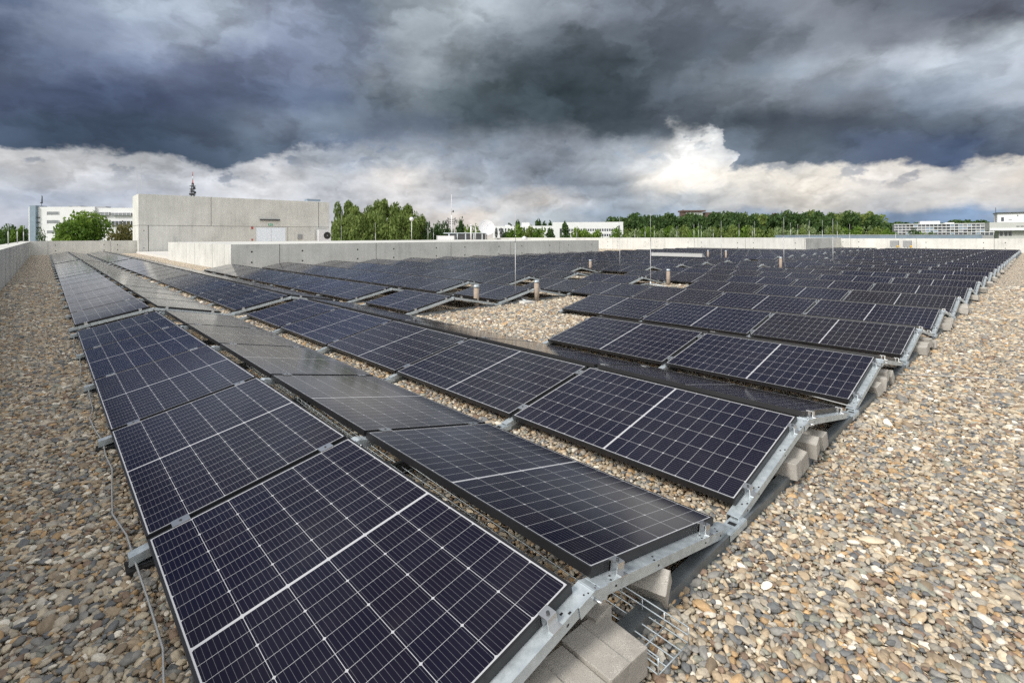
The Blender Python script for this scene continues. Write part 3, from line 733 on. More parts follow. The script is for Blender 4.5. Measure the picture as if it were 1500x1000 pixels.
q = MB(); q.box(-1.55, 3, -9.0, 8.8, -.1, .16); q.build('slab', ['concrete_pale'], t)
for x, y, lb in ((8.6, 46.0, 'white stub vent with flat cap nearer the low upstand'), (8.3, 48.2, 'white stub vent with flat cap nearer the penthouse')):
    t = thing('roof_vent', lb, 'vent', (x, y, .16), group='white roof vents')
    q = MB(); q.tube((0, 0, 0), (0, 0, .78), .17, .15, 14); q.build('pipe', ['white_metal'], t)
    q = MB(); q.tube((0, 0, .80), (0, 0, .86), .42, .40, 18); q.tube((0, 0, .78), (0, 0, .80), .08, None, 8); q.build('cap', ['white_metal'], t)
t = thing('cable_duct', 'long pale metal cable duct lying across the panel rows', 'cable duct', (26.95, 13.0, .34))
q = MB(); q.box(-.09, .09, 0, 3.2, 0, .20); q.build('body', ['pale_wall'], t); q = MB(); q.box(-.10, .10, -.01, 3.21, .201, .212); q.build('lid', ['alu'], t)
for y, lb in ((9.75, 'grey control box with yellow plug before the far parapet, left of two'), (8.75, 'grey control box with yellow plug before the far parapet, right of two')):
    t = thing('control_box', lb, 'control box', (60.4, y, 0), group='grey boxes before the far parapet')
    q = MB(); q.box(-.18, .18, -.33, .33, .40, 1.02); link('cabinet', bevelled(q.mesh('cabinet', ['grey_plastic']), .02), t)
    q = MB(); q.tube((-.2, -.30, .35), (-.2, -.30, .55), .09, None, 10); q.build('plug', ['yellow'], t)
    q = MB(); q.box(-.1, .1, -.25, -.19, -.02, .40); q.box(-.1, .1, .19, .25, -.02, .40); q.build('stand', ['galv'], t)

# ------------------------------------------------------------------ vent pipes, lightning rods, wires
for x, y, h, lb in ((6.79, 8.35, .50, 'stubby brown vent pipe in the clearing beside the second row gap'), (8.53, 8.22, .50, 'stubby brown vent pipe in the clearing right of the thin rod'),
                    (14.16, 7.95, .51, 'brown vent pipe in the small gap with a rod at its left'), (17.22, 13.36, .52, 'brown vent pipe in the gap behind the big clearing'),
                    (31.49, 14.84, .6, 'far brown vent pipe beside the pale cable duct'), (31.22, 13.55, .62, 'far brown vent pipe right of the pale cable duct'), (23.65, 7.85, .60, 'brown vent pipe poking up alone between the far rows')):
    t = thing('vent_pipe', lb, 'vent pipe', (x, y, 0), group='brown vent pipes')
    q = MB(); q.tube((0, 0, -.05), (0, 0, h - .06), .060, .058, 16); q.build('pipe', ['pipe'], t)
    q = MB(); q.tube((0, 0, h - .06), (0, 0, h - .008), .064, .064, 16); q.tube((0, 0, h - .008), (0, 0, h), .064, .045, 16); q.build('cap', ['galv'], t)
def rod(x, y, z, h, lb, r=.010, foot=True, grp='lightning rods on the roofs'):
    t = thing('lightning_rod', lb, 'lightning rod', (x, y, z), group=grp)
    q = MB(); q.tube((0, 0, .02), (0, 0, h * .62), r * 1.25, r * 1.1, 8); q.tube((0, 0, h * .62), (0, 0, h), r * .7, r * .45, 8); q.build('rod', ['rod_steel'], t)
    if foot:
        for a in (.4, 2.5, 4.6):
            c, s_ = math.cos(a), math.sin(a)
            T = Matrix.Translation((c * .34, s_ * .34, 0)) @ Matrix.Rotation(a, 4, 'Z')
            q = MB(); q.box(-.16, .16, -.13, .13, -.02, .055, 0, T); link('foot', bevelled(q.mesh('foot', ['concrete_pale']), .015), t)
        q = MB()
        for a in (.4, 2.5, 4.6): q.tube((0, 0, .10), (math.cos(a) * .42, math.sin(a) * .42, .062), .012, None, 6)
        q.tube((0, 0, .02), (0, 0, .16), .022, None, 8); q.build('tripod', ['galv'], t)
    return t
rod(8.12, 8.52, 0, 2.25, 'thin steel lightning rod on white feet in the gravel clearing', .008)
rod(13.40, 8.11, 0, 2.22, 'thin steel lightning rod left of the pipe in the small gap', .009)
rod(17.96, 12.35, 0, 2.35, 'thin steel lightning rod in the gap behind the clearing', .010)
rod(31.0, 13.75, 0, 2.5, 'thin steel lightning rod between the far pipes', .014)
rod(25.9, 8.45, 0, 2.4, 'thin steel lightning rod past the lone far pipe', .014)
rod(29.1, 7.2, 0, 2.4, 'thin lightning rod standing among the unbroken far panel rows', .014)
for px, yt, D, lb in ((201, 236, 66, 'hair-thin lightning rod at the penthouse corner'), (208, 238, 67, 'hair-thin lightning rod just past the penthouse corner')):
    p = at(px, D); rod(p.x, p.y, 5.75, zat(yt, D, px) - 5.75, lb, .011, False)
for px, yt, D, lb in ((11, 326, 16.5, 'thin rod on the long parapet nearest the frame edge'), (21, 326, 23.4, 'second thin rod on the long parapet'), (28.5, 328, 31, 'third thin rod on the long parapet'), (33, 330, 40, 'thin rod on the long parapet nearest its far end')):
    p = at(px, D); rod(-1.25, (p.y if px > 20 else p.y), PH - .02, zat(yt, D, px) - PH, lb, .008 + .0004 * D, False)
FARRODS = [(500, 310, 66), (550, 326, 68), (627, 328, 70), (635, 333, 74), (696, 331, 66), (945, 331, 78), (958.6, 330, 82), (991.5, 331, 80), (1016.5, 328, 72), (1023, 327, 76), (1027.5, 330, 70),
           (1082.6, 328, 74), (1102, 330, 80), (1105, 324, 76), (1158, 326, 72), (1168.5, 328, 78), (1185.4, 323, 74), (1204.6, 322, 76), (1226.5, 325, 78), (1244.6, 328, 74), (1312, 330, 72), (845, 333, 80), (930, 338, 84), (1045, 335, 82)]
for i, (px, yt, D) in enumerate(FARRODS):
    p = at(px, D); rod(p.x, p.y, .9 if 560 < px < 1180 else -.2, zat(yt, D, px) - (.9 if 560 < px < 1180 else -.2), 'slender lightning rod standing far off beyond the pale walls', .030, False, 'far lightning rods beyond the walls')
# conductor wires and cable basket
q = MB(); pts = []
for i in range(34):
    y = .3 + i * .32
    pts.append((.297 + .020 * math.sin(i * 1.1) + .012 * math.sin(i * 2.3), y, .032 + .006 * math.sin(i * 1.7)))
q.path(pts, .0046); tag(q.build('conductor_wire', ['rod_steel']), 'thin aluminium conductor wire lying on gravel along the first panel row', 'wire')
q = MB(); q.path([(5.0, 1.10, .09), (5.25, 2.0, .07), (5.55, 2.3, .05), (6.2, 1.62, .035), (6.65, 1.28, .03), (7.05, .74, .025), (7.3, .30, .03), (7.4, .12, .03)], .005)
tag(q.build('conductor_wire', ['rod_steel']), 'thin aluminium conductor wire crossing the wide gravel walk', 'wire')
t = thing('wire_holder', 'small pale block holding the wire on the wide gravel walk', 'wire holder', (7.42, .06, 0), rz=.6)
q = MB(); q.box(-.07, .13, -.10, .06, -.02, .055); link('block', bevelled(q.mesh('block', ['block']), .01), t)
q = MB(); q.box(-.078, -.071, -.10, .06, -.01, .062); q.box(-.02, .02, -.04, 0, .056, .07); q.build('clip', ['black'], t)
t = thing('cable_basket', 'galvanised wire cable basket poking out beside the paving blocks', 'cable basket', (1.635, .90, .035))
q = MB(); wr = .0028
for x, z in ((-.10, .06), (-.10, .03), (-.10, 0), (-.05, 0), (0, 0), (.05, 0), (.10, 0), (.10, .03), (.10, .06)):
    q.tube((x, 0, z), (x, 9.0, z), wr, None, 5)
y = 0.0
while y < 9.0:
    q.tube((-.10, y, .06), (-.10, y, 0), wr, None, 5); q.tube((-.10, y, 0), (.10, y, 0), wr, None, 5); q.tube((.10, y, 0), (.10, y, .06), wr, None, 5); y += .10
q.build('basket', ['galv'], t)
t.rotation_euler.z = math.radians(-2)
q = MB()
for i in range(11):
    x = WH + V0 - .03 + .017 * i
    q.path([(x + .008 * math.sin(j * .9 + i), 1.3 + j * .35, .150 + .03 * math.sin(j * .6 + i * 2)) for j in range(26)], .0055, 5)
tag(q.build('cable_bundle', ['black']), 'black solar cables running inside the open first ridge', 'cables')

# ------------------------------------------------------------------ ballast paving blocks
BM = []
for i in range(3):
    q = MB(); q.box(-.0525, .0525, -.11, .11, 0, .10 + .012 * i)
    me = bevelled(q.mesh('block', ['block']), .0035 + .0015 * i, 2)
    for v in me.vertices: v.co += Vector((random.gauss(0, .0012), random.gauss(0, .0012), random.gauss(0, .0008)))
    BM.append(me)
def block(x, y, z, rz, lb, tilt=0.0, i=0, roll=0.0, grp='ballast blocks'):
    o = link('paving_block', BM[i % 3]); o.matrix_world = Matrix.Translation((x, y, z)) @ Matrix.Rotation(rz, 4, 'Z') @ Matrix.Rotation(tilt, 4, 'Y') @ Matrix.Rotation(roll, 4, 'X')
    return tag(o, lb, 'paving block', grp)
for i in range(6):
    block(1.485 - .112 * i, 1.055 - .004 * i, .012, R(-3 + random.uniform(-1.5, 1.5)), f'grey paving block lying under the nearest gable end, {ORD[i]} from the cable basket', 0, i % 2, 0)
block(1.53, 1.24, .012, R(4), 'grey paving block tucked behind the front block row under the first ridge', 0, 1)
block(1.87, 1.17, .045, R(16), 'tilted paving block leaning on the base rail beside the cable basket', R(-34), 1, R(4))
for k in range(1, 18):
    n = 4 if k < 6 else 2
    for j in range(n):
        xr = v_lo(k) + WH + (.30 - .20 * j if k < 6 else .22 - .24 * j) + random.uniform(-.03, .03)
        y = (1.15 if k < 3 else 1.08) + random.uniform(-.02, .02)
        block(xr, y, .03 + (.03 if j == 1 else 0), R(random.uniform(-14, 14)), f'paving block under the gable end of {ORD[k]} ridge, {ORD[j]} from its far side', R(random.uniform(-28, 10)), j, R(random.uniform(-6, 6)))

# ------------------------------------------------------------------ far buildings
def facing(name, label, cat, px, D, turn=0.0):
    """empty on the far ground, local x to the right along the facade, y away from the roof"""
    p = at(px, D, -14); return thing(name, label, cat, tuple(p), rz=-YAW + turn)
def part(name, mats, parent, *boxes):
    q = MB()
    for b in boxes: q.box(*b)
    return q.build(name, mats, parent)
D = 150; s_ = D / FPX
t = facing('office_building', 'white office block with blue stair tower behind the end parapet', 'office building', 42, D)
def hz(py, DD, px=100): return zat(py, DD, px) + 14
top = hz(303, D)
part('wall', ['white_wall'], t, (2.6 * 0, 1.0, 0, 14, 0, top), (2.9, 20, 0, 14, 0, top), (1.0, 2.9, 3, 14, 0, top), (20, 42, 0.6, 14, 0, top - .35))
part('stair_tower', ['blue_panel'], t, (1.05, 2.85, -.8, 2.9, 0, hz(301, D)))
part('stair_landing', ['dark_metal'], t, *[(.75, 3.5, -.5, -.1, hz(y, D), hz(y - 1.2, D)) for y in (319, 326, 334, 342)])
for y0, y1 in ((310, 314.5), (322.5, 327), (337.5, 341.5)):
    f = part('window', ['glass_grey'], t, (5.6, 9.2, -.05, .05, hz(y1, D), hz(y0, D))); part('frame', ['white_metal'], f, (5.5, 5.6, -.1, .05, hz(y1, D), hz(y0, D)), (9.2, 9.3, -.1, .05, hz(y1, D), hz(y0, D)))
for x0, x1, y0, y1, mt in ((18.3, 24.3, 311, 315.5, 'glass_grey'), (25, 30.8, 312, 316, 'glass_grey'), (25, 30.8, 324, 330.5, 'glass_dark'), (11.5, 14, 323, 328, 'glass_dark'), (18.3, 24.3, 324, 330, 'glass_dark')):
    f = part('window', [mt], t, (x0, x1, -.05, .7, hz(y1, D), hz(y0, D)))
    part('frame', ['white_metal'], f, *[(x0 + i * (x1 - x0) / 5 - .05, x0 + i * (x1 - x0) / 5 + .05, -.12, .0, hz(y1, D), hz(y0, D)) for i in range(6)])
part('roof_plant', ['grey_plastic'], t, (10.5, 13, 3, 6, top, top + .45), (14.5, 20, 4, 6, top, top + .3), (9, 9.6, 3, 4, top, top + .4))
p = at(61, 156); t = thing('antenna_mast', 'dark slim antenna mast on the white office block', 'mast', (p.x, p.y, zat(304, 156)))
q = MB(); hh = 20 * 156 / FPX; q.tube((0, 0, 0), (0, 0, hh), .07, .03, 8); q.build('pole', ['dark_metal'], t)
q = MB(); q.tube((.12, 0, hh * .45), (.12, 0, hh * .95), .16, .14, 8); q.box(-.3, .3, -.1, .1, hh * .40, hh * .48); q.build('antenna', ['dark_metal'], t)

D = 420
p = at(282.5, D); t = thing('radio_tower', 'distant red and white radio tower with dark dish platforms', 'radio tower', (p.x, p.y, -14))
zz = lambda y: zat(y, D, 282) + 14
q = MB()
for i in range(8):
    z0 = zz(350) + (zz(268) - zz(350)) * i / 8; z1 = zz(350) + (zz(268) - zz(350)) * (i + 1) / 8; r0 = 2.6 - .25 * i; r1 = 2.35 - .25 * i
    C4 = [(1, 1), (1, -1), (-1, -1), (-1, 1)]
    for j in range(4):
        a, b = C4[j], C4[(j + 1) % 4]
        q.tube((a[0] * r0, a[1] * r0, z0), (a[0] * r1, a[1] * r1, z1), .16, None, 5); q.tube((a[0] * r0, a[1] * r0, z0), (b[0] * r1, b[1] * r1, z1), .09, None, 4); q.tube((b[0] * r0, b[1] * r0, z0), (a[0] * r1, a[1] * r1, z1), .09, None, 4)
q.build('lattice', ['dark_metal'], t)
q = MB()
for y in (286, 281, 277, 273): q.tube((0, 0, zz(y)), (0, 0, zz(y) + .35), 2.3, None, 12)
q.build('platform', ['dark_metal'], t)
for y, a in ((284.5, 3.6), (282.5, 5.3), (279, 4.2), (275.5, 5.0), (285, 4.5)):
    q = MB(); c = Vector((math.cos(a) * 2.2, math.sin(a) * 2.2, zz(y))); q.tube(c, c + Vector((math.cos(a) * .5, math.sin(a) * .5, 0)), 1.05, .9, 14); q.build('dish', ['dark_metal'], t)
for i, (ya, yb) in enumerate(((270, 264), (264, 258), (258, 252))):
    q = MB(); q.tube((0, 0, zz(ya)), (0, 0, zz(yb)), .42 - .08 * i, .34 - .08 * i, 8); q.build('spire', ['red' if i != 1 else 'white_metal'], t)

D = 250
t = facing('factory_building', 'long white factory building with rows of small windows behind trees', 'factory', 722, D, R(-6))
px2 = D / FPX; HX = lambda y: zat(y, D, 800) + 14
part('wall', ['white_wall'], t, (0, 30, 0, 12, 0, HX(331)), (30, 63.5, -.6, 14, 0, HX(326)), (62, 64.2, -2, -.6, 0, HX(326)))
part('roof_house', ['white_wall'], t, (14.5, 18.5, 1, 6, HX(331), HX(326)), (6, 8.5, 2, 5, HX(331), HX(329.5)))
for x0, x1, y0, y1, n in ((1.5, 29, 334.5, 338, 18), (38, 61, 335.5, 339, 20), (38, 61, 343, 346.5, 20)):
    for i in range(n):
        a = x0 + (x1 - x0) * i / n; yy = -.65 if x0 > 30 else -.05
        part('window', ['glass_dark'], t, (a, a + .75, yy, yy + .1, HX(y1), HX(y0)))
part('drainpipe', ['dark_metal'], t, (61.9, 62.5, -2.1, -2.0, 0, HX(331)), (33.5, 34.6, -.75, -.62, 0, HX(335)))
D = 480
t = facing('hilltop_building', 'brown flat roofed building showing above the distant forest', 'building', 1000, D)
HX = lambda y: zat(y, D, 1020) + 14
part('wall', ['white_wall'], t, (2.5, 20, 1, 10, 0, HX(311)))
part('roof', ['brown_wall'], t, (-.6, 22, -1, 12, HX(310.2), HX(308)))
part('brown_block', ['brown_wall'], t, (0, 3.2, 0, 9, 0, HX(310.5)), (22, 35.5, 0, 9, 0, HX(311.2)))
part('chimney', ['dark_metal'], t, (.8, 1.6, 2, 3, HX(308), HX(307)))
D = 215
t = facing('office_building', 'long glazed office block of three window rows near the frame edge', 'office building', 1310, D, -R(34))
HX = lambda y: zat(y, D - 8, 1380) + 14
part('wall', ['grey_plastic'], t, (0, 31.5, 0, 12, 0, HX(327.8)))
part('slab_band', ['white_wall'], t, *[(-.1, 31.6, -.25, -.01, HX(y + .45), HX(y - .45)) for y in (328.1, 332.3, 336.3, 340.2)])
part('roof_house', ['white_wall'], t, (9, 15.5, 3, 9, HX(327.5), HX(323.5)), (17, 20, 3, 7, HX(327.5), HX(326)))
for r_, (y0, y1) in enumerate(((328.7, 331.8), (332.9, 335.8), (336.8, 339.7), (341, 344.5))):
    for i in range(24):
        a = .15 + i * 1.305
        f = part('window', [random.choice(['glass_dark', 'glass_dark', 'black', 'glass_grey', 'blue_panel', 'glass_dark'])], t, (a, a + 1.12, -.06, .05, HX(y1), HX(y0)))
        part('mullion', ['white_metal'], f, (a + 1.13, a + 1.27, -.14, -.03, HX(y1), HX(y0)))
D = 150
t = facing('control_tower', 'white flat roofed tower house on a pale block at the frame edge', 'building', 1449, D, -R(38))
HX = lambda y: zat(y, D - 3, 1475) + 14
part('wall', ['pale_wall'], t, (2.2, 16, .8, 9, 0, HX(338)))
part('overhang', ['pale_wall'], t, (0, 18, -.8, 10, HX(337.5), HX(325.5)))
part('fascia', ['white_wall'], t, (0, 18, -.95, -.81, HX(337.5), HX(334)))
part('tower_room', ['white_wall'], t, (1.9, 7.6, 1, 8, HX(325.5), HX(312)))
part('roof', ['dark_metal'], t, (1.7, 7.9, .5, 8.5, HX(312), HX(310.8)))
f = part('window', ['glass_dark'], t, (2.7, 3.3, .93, 1.0, HX(324), HX(318))); part('window', ['glass_dark'], t, (6.1, 6.35, .93, 1.0, HX(316.5), HX(315)))
part('vent', ['grey_plastic'], t, (4.3, 5.0, .9, 1.0, HX(322), HX(321)))
for a in (2.4, 3.4, 4.3): part('window', ['glass_dark'], t, (a, a + .62, .72, .79, HX(345.5), HX(339)))
for a in (5.7, 6.6, 7.5): part('slot_window', ['dark_metal'], t, (a, a + .65, -.86, -.80, HX(332.2), HX(331.2)))
part('mast', ['dark_metal'], t, (1.45, 1.57, .6, .75, HX(326), HX(303.5)))
D = 78
p = at(1165, D); t = thing('metal_roof_edge', 'low blue grey metal roof edge beyond the far parapet', 'roof edge', (p.x, p.y, 0), rz=-YAW)
q = MB(); q.box(0, 29.4, 0, 6, -1, zat(344.3, D, 1300)); q.build('sheet', ['blue_panel'], t)
q = MB(); q.box(0, 29.4, -.06, 6.05, zat(344.3, D, 1300), zat(343.7, D, 1300)); q.build('coping', ['alu'], t)

# things on the roof behind the low upstand
D = 74
p = at(713, D); t = thing('satellite_dish', 'large white satellite dish above the low upstand', 'satellite dish', (p.x, p.y, 1.15), rz=-YAW)
q = MB(); n = 26; rr = 1.22; ax = Vector((.25, -.9, .35)).normalized(); a1 = ax.orthogonal().normalized(); a2 = ax.cross(a1); c0 = Vector((0, 0, zat(333, D, 713) - 1.15))
prev = None
for ri in range(5):
    r = rr * ri / 4; ring = [c0 - ax * (.30 * (1 - (r / rr) ** 2)) + (a1 * math.cos(2 * math.pi * i / n) + a2 * math.sin(2 * math.pi * i / n)) * r for i in range(n)]
    if prev:
        for i in range(n): q.face([prev[i], prev[(i + 1) % n], ring[(i + 1) % n], ring[i]], 0, None, True)
    prev = ring
q.build('reflector', ['white_metal'], t)
q = MB(); q.tube((0, .2, -.2), c0 - ax * .3, .07, None, 8); q.build('post', ['galv'], t)
q = MB(); q.tube(c0 + a1 * 1.1, c0 + ax * .9, .02, None, 5); q.tube(c0 - a1 * 1.1, c0 + ax * .9, .02, None, 5); q.tube(c0 + ax * .8, c0 + ax * 1.0, .09, None, 8); q.build('feed_arm', ['galv'], t)
D = 72
p = at(656, D); t = thing('cooling_unit', 'low grey louvred cooling unit below the satellite dish', 'cooling unit', (p.x, p.y, .9), rz=-YAW)
q = MB(); q.box(0, 5.3, 0, 3, 0, zat(342, D, 680) - .9, 0); q.build('casing', ['dark_metal'], t)
part('roof', ['galv'], t, (-.6, 5.4, -.15, 3.1, zat(342, D, 680) - .9, zat(341, D, 680) - .9))
part('post', ['galv'], t, *[(a, a + .16, -.08, -.01, 0, zat(342, D, 680) - .9) for a in (.1, 1.3, 2.5, 3.7, 4.9)])
p = at(640, 70); t = thing('white_duct', 'low white duct box left of the cooling unit', 'duct', (p.x, p.y, .9), rz=-YAW)
part('box', ['white_metal'], t, (0, 2.4, 0, 2, 0, zat(345.5, 70, 640) - .9)); part('flange', ['alu'], t, (-.05, .05, -.05, 2.05, 0, zat(345.2, 70, 640) - .88))
p = at(661.6, 76); t = thing('antenna_mast', 'tall white antenna mast with crossed aerials behind the low upstand', 'mast', (p.x, p.y, .9), rz=-YAW)
zq = lambda y: zat(y, 76, 661) - .9
q = MB(); q.tube((0, 0, 0), (0, 0, zq(315)), .09, .07, 8); q.tube((0, 0, zq(315)), (0, 0, zq(285)), .05, .03, 8); q.build('pole', ['white_metal'], t)
for y, w_ in ((322, .55), (325, .75), (328, .5)):
    q = MB(); q.tube((-w_, -.1, zq(y) + .12), (0, 0, zq(y)), .05, None, 6); q.tube((w_, -.1, zq(y) + .12), (0, 0, zq(y)), .05, None, 6); q.tube((-w_, -.1, zq(y) - .2), (-w_, -.1, zq(y) + .35), .06, None, 6); q.tube((w_, -.1, zq(y) - .2), (w_, -.1, zq(y) + .35), .06, None, 6); q.build('aerial', ['dark_metal'], t)
q = MB(); q.tube((.25, 0, zq(311)), (.25, 0, zq(308)), .1, None, 8); q.tube((0, 0, zq(311)), (.25, 0, zq(310)), .03, None, 6); q.build('sensor', ['dark_metal'], t)
p = at(603, 70); t = thing('roof_lamp', 'round white lamp on a thin pole before the poplars', 'lamp', (p.x, p.y, .5), rz=-YAW)
q = MB(); q.tube((0, 0, 0), (0, 0, zat(322, 70, 603) - .5), .04, None, 8); q.build('pole', ['white_metal'], t)
bm = bmesh.new(); bmesh.ops.create_uvsphere(bm, u_segments=14, v_segments=10, radius=.30); me = bpy.data.meshes.new('globe'); bm.to_mesh(me); bm.free(); me.materials.append(M['white_metal'])
o = link('globe', me, t); o.location = (0, 0, zat(321, 70, 603) - .5)
for px, lb in ((690, 'thick white flue pipe left of the satellite dish'), (696.5, 'thinner white flue pipe beside the satellite dish')):
    p = at(px, 68); t = thing('flue_pipe', lb, 'flue', (p.x, p.y, .9))
    q = MB(); tz = zat(331 if px < 692 else 334, 68, px) - .9; q.tube((0, 0, 0), (0, 0, tz), .11 if px < 692 else .07, None, 10); q.build('pipe', ['white_metal'], t)
    q = MB(); q.tube((0, 0, tz + .04), (0, 0, tz + .16), .20 if px < 692 else .1, .16 if px < 692 else .08, 10); q.tube((0, 0, tz), (0, 0, tz + .04), .05, None, 6); q.build('cap', ['white_metal'], t)
for px, lb in ((727, 'closed dark parasol left of a pair beyond the upstand'), (734, 'closed dark parasol right of a pair beyond the upstand')):
    p = at(px, 70); t = thing('closed_parasol', lb, 'parasol', (p.x, p.y, .7))
    z0 = zat(348, 70, px) - .7; z1 = zat(333, 70, px) - .7
    q = MB(); q.tube((0, 0, 0), (0, 0, z0 + .2), .035, None, 8); q.build('pole', ['white_metal'], t)
    q = MB(); q.tube((0, 0, z0), (0, 0, z0 + .5), .12, .23, 10); q.tube((0, 0, z0 + .5), (0, 0, z1 - .3), .23, .17, 10); q.tube((0, 0, z1 - .3), (0, 0, z1), .17, .02, 10); q.build('canopy', ['dark_metal'], t)
p = at(768, 70); t = thing('covered_parasol', 'small white rounded cover peeking over the low upstand', 'cover', (p.x, p.y, .7))
q = MB(); z0 = zat(351, 70, 768) - .7; q.tube((0, 0, 0), (0, 0, z0), .4, .45, 12); q.tube((0, 0, z0), (0, 0, z0 + .25), .45, .38, 12); q.tube((0, 0, z0 + .25), (0, 0, z0 + .48), .38, .1, 12); q.build('cover', ['white_metal'], t)

# ------------------------------------------------------------------ trees
def crown_mesh(name, matn, seed, W, Hh, style, nleaf, leaf):
    """leaf clumps spread through many small boughs, local z from the bottom of the crown"""
    r = np.random.default_rng(seed); q_v = []; tint = []
    nb = {'poplar': 34, 'round': 30, 'cone': 30, 'bush': 16}[style]
    cen = []
    for i in range(nb):
        h = r.uniform(.03, .97)
        if style == 'poplar': env = .95 * (math.sin(math.pi * min(1, h * .80 + .17)) ** .8); rad = r.uniform(0, .80) ** .5 * env
        elif style == 'cone': env = (1 - h) ** .8; rad = r.uniform(0, .9) ** .5 * env
        else: env = math.sin(math.pi * (.16 + .82 * h) ** 1.0) ** .55; rad = r.uniform(0, .85) ** .5 * env
        a = r.uniform(0, 2 * math.pi)
        br = r.uniform(.10, .20) * (1.15 if style != 'poplar' else 1.0)
        cen.append((rad * math.cos(a) * W / 2 * .85, rad * math.sin(a) * W / 2 * .85, h * Hh * .95, br, r.uniform(0, 1)))
    per = nleaf // nb
    for cx, cy, cz, br, tn in cen:
        n = per; d = r.normal(0, 1, (n, 3)); d /= np.linalg.norm(d, axis=1)[:, None]
        rad = r.uniform(.25, 1.0, n) ** .5
        sx = br * W; sz = br * (Hh * .55 if style == 'poplar' else min(Hh, W) * .8)
        P = np.stack([cx + d[:, 0] * rad * sx, cy + d[:, 1] * rad * sx, cz + d[:, 2] * rad * sz], 1)
        P[:, 2] = np.maximum(P[:, 2], .02 * Hh)
        for p in P:
            u = r.normal(0, 1, 3); u /= np.linalg.norm(u); v = np.cross(u, r.normal(0, 1, 3)); v /= np.linalg.norm(v)
            l = leaf * r.uniform(.6, 1.4)
            q_v += [p - u * l * .5, p + v * l * .32, p + u * l * .5, p - v * l * .32]
            tint.append(min(1, max(0, .25 + .5 * tn + r.normal(0, .16))))
    V = np.array(q_v, np.float32); nf = len(V) // 4
    me = bpy.data.meshes.new(name); me.vertices.add(len(V)); me.vertices.foreach_set('co', V.ravel())
    me.loops.add(nf * 4); me.loops.foreach_set('vertex_index', np.arange(nf * 4, dtype=np.int32))
    me.polygons.add(nf); me.polygons.foreach_set('loop_start', np.arange(0, nf * 4, 4, dtype=np.int32))
    a = me.attributes.new('tint', 'FLOAT', 'FACE'); a.data.foreach_set('value', np.array(tint, np.float32))
    me.materials.append(M[matn]); me.update(calc_edges=True); me.validate(); return me
def trunk_mesh(name, H_, r0, seed, W):
    q = MB(); r = random.Random(seed)
    q.tube((0, 0, -.3), (0, 0, H_ * .45), r0, r0 * .65, 9); q.tube((0, 0, H_ * .45), (0, 0, H_ * .85), r0 * .65, r0 * .15, 8)
    for i in range(7):
        z = H_ * (.25 + .08 * i); a = r.uniform(0, 6.28); L = W * r.uniform(.2, .34)
        q.tube((0, 0, z), (math.cos(a) * L, math.sin(a) * L, z + H_ * r.uniform(.08, .2)), r0 * .32, r0 * .06, 6)
    return q.mesh(name, ['bark'])
TM = {}
def tree(name, label, px, ytop, D, W, matn, style, seed, nleaf=2600, leaf=.5, group=None, base=-14, low=.18, cat='tree'):
    p = at(px, D); H_ = zat(ytop, D, px) - base
    key = (matn, style, seed, W, round(H_, 1))
    t = thing(name, label, cat, (p.x, p.y, base), rz=random.uniform(0, 6.28), group=group)
    zb = H_ * low
    if (matn, style, seed, nleaf, leaf) not in TM: TM[matn, style, seed, nleaf, leaf] = (crown_mesh('crown', matn, seed, 1.0, 1.0, style, nleaf, 0.0) if False else crown_mesh('crown', matn, seed, 10.0, 10.0, style, nleaf, leaf), trunk_mesh('trunk', 10, .25, seed, 10))
    cm, tm = TM[matn, style, seed, nleaf, leaf]
    c = link('crown', cm, t); c.location = (0, 0, zb); c.scale = (W / 10, W / 10, (H_ - zb) / 10)
    k = link('trunk', tm, t); k.scale = (W / 10, W / 10, H_ / 10)
    return t
# poplars beside the penthouse
for i, (px, yt, D, W, sd_) in enumerate(((497, 293, 128, 5.6, 1), (510, 291, 132, 6.4, 2), (524, 298, 126, 8.0, 3), (543, 299, 128, 8.4, 1), (557, 291, 131, 7.4, 2), (566, 288, 133, 6.4, 3), (580, 294, 127, 8.6, 1), (598, 297, 130, 7.0, 2), (589, 304, 122, 8.0, 3), (518, 312, 121, 8.4, 2), (543, 314, 120, 8.2, 3), (568, 316, 121, 8.4, 1))):
    tree('poplar_tree', f'tall upright green poplar, {ORD[i]} of the clump beside the penthouse', px, yt, D, W, 'leaf_poplar', 'poplar', sd_, 6500, .55, 'poplars beside the penthouse', low=.08)
for i, (px, yt, D, W) in enumerate(((505, 318, 117, 8), (527, 312, 116, 9), (552, 310, 117, 9), (578, 310, 116, 9), (600, 314, 117, 8))):
    tree('broadleaf_tree', f'rounded yellow green tree before the poplars, {ORD[i]} from the penthouse', px, yt, D, W, 'leaf_poplar', 'round', 5 + i % 2, 4200, .55, 'rounded trees before the poplars', low=.08)
for i, (px, yt, D, W, mt, st) in enumerate(((617, 309, 120, 5.2, 'leaf_poplar', 'poplar'), (628, 324, 118, 5, 'leaf_dark', 'round'), (643, 327, 120, 6, 'leaf_dark', 'round'), (655, 323, 124, 6, 'leaf_dark', 'round'), (675, 321, 128, 4.5, 'leaf_dark', 'cone'), (668, 329, 122, 6, 'leaf_dark', 'round'), (690, 331, 124, 6, 'leaf_bright', 'round'), (702, 328, 126, 4.5, 'leaf_poplar', 'round'))):
    tree('broadleaf_tree', f'mixed green tree, {ORD[i]} of the line from poplars towards satellite dish', px, yt, D, W, mt, st, 5 + i % 2, 3000, .6, 'trees between poplars and satellite dish', low=.1)
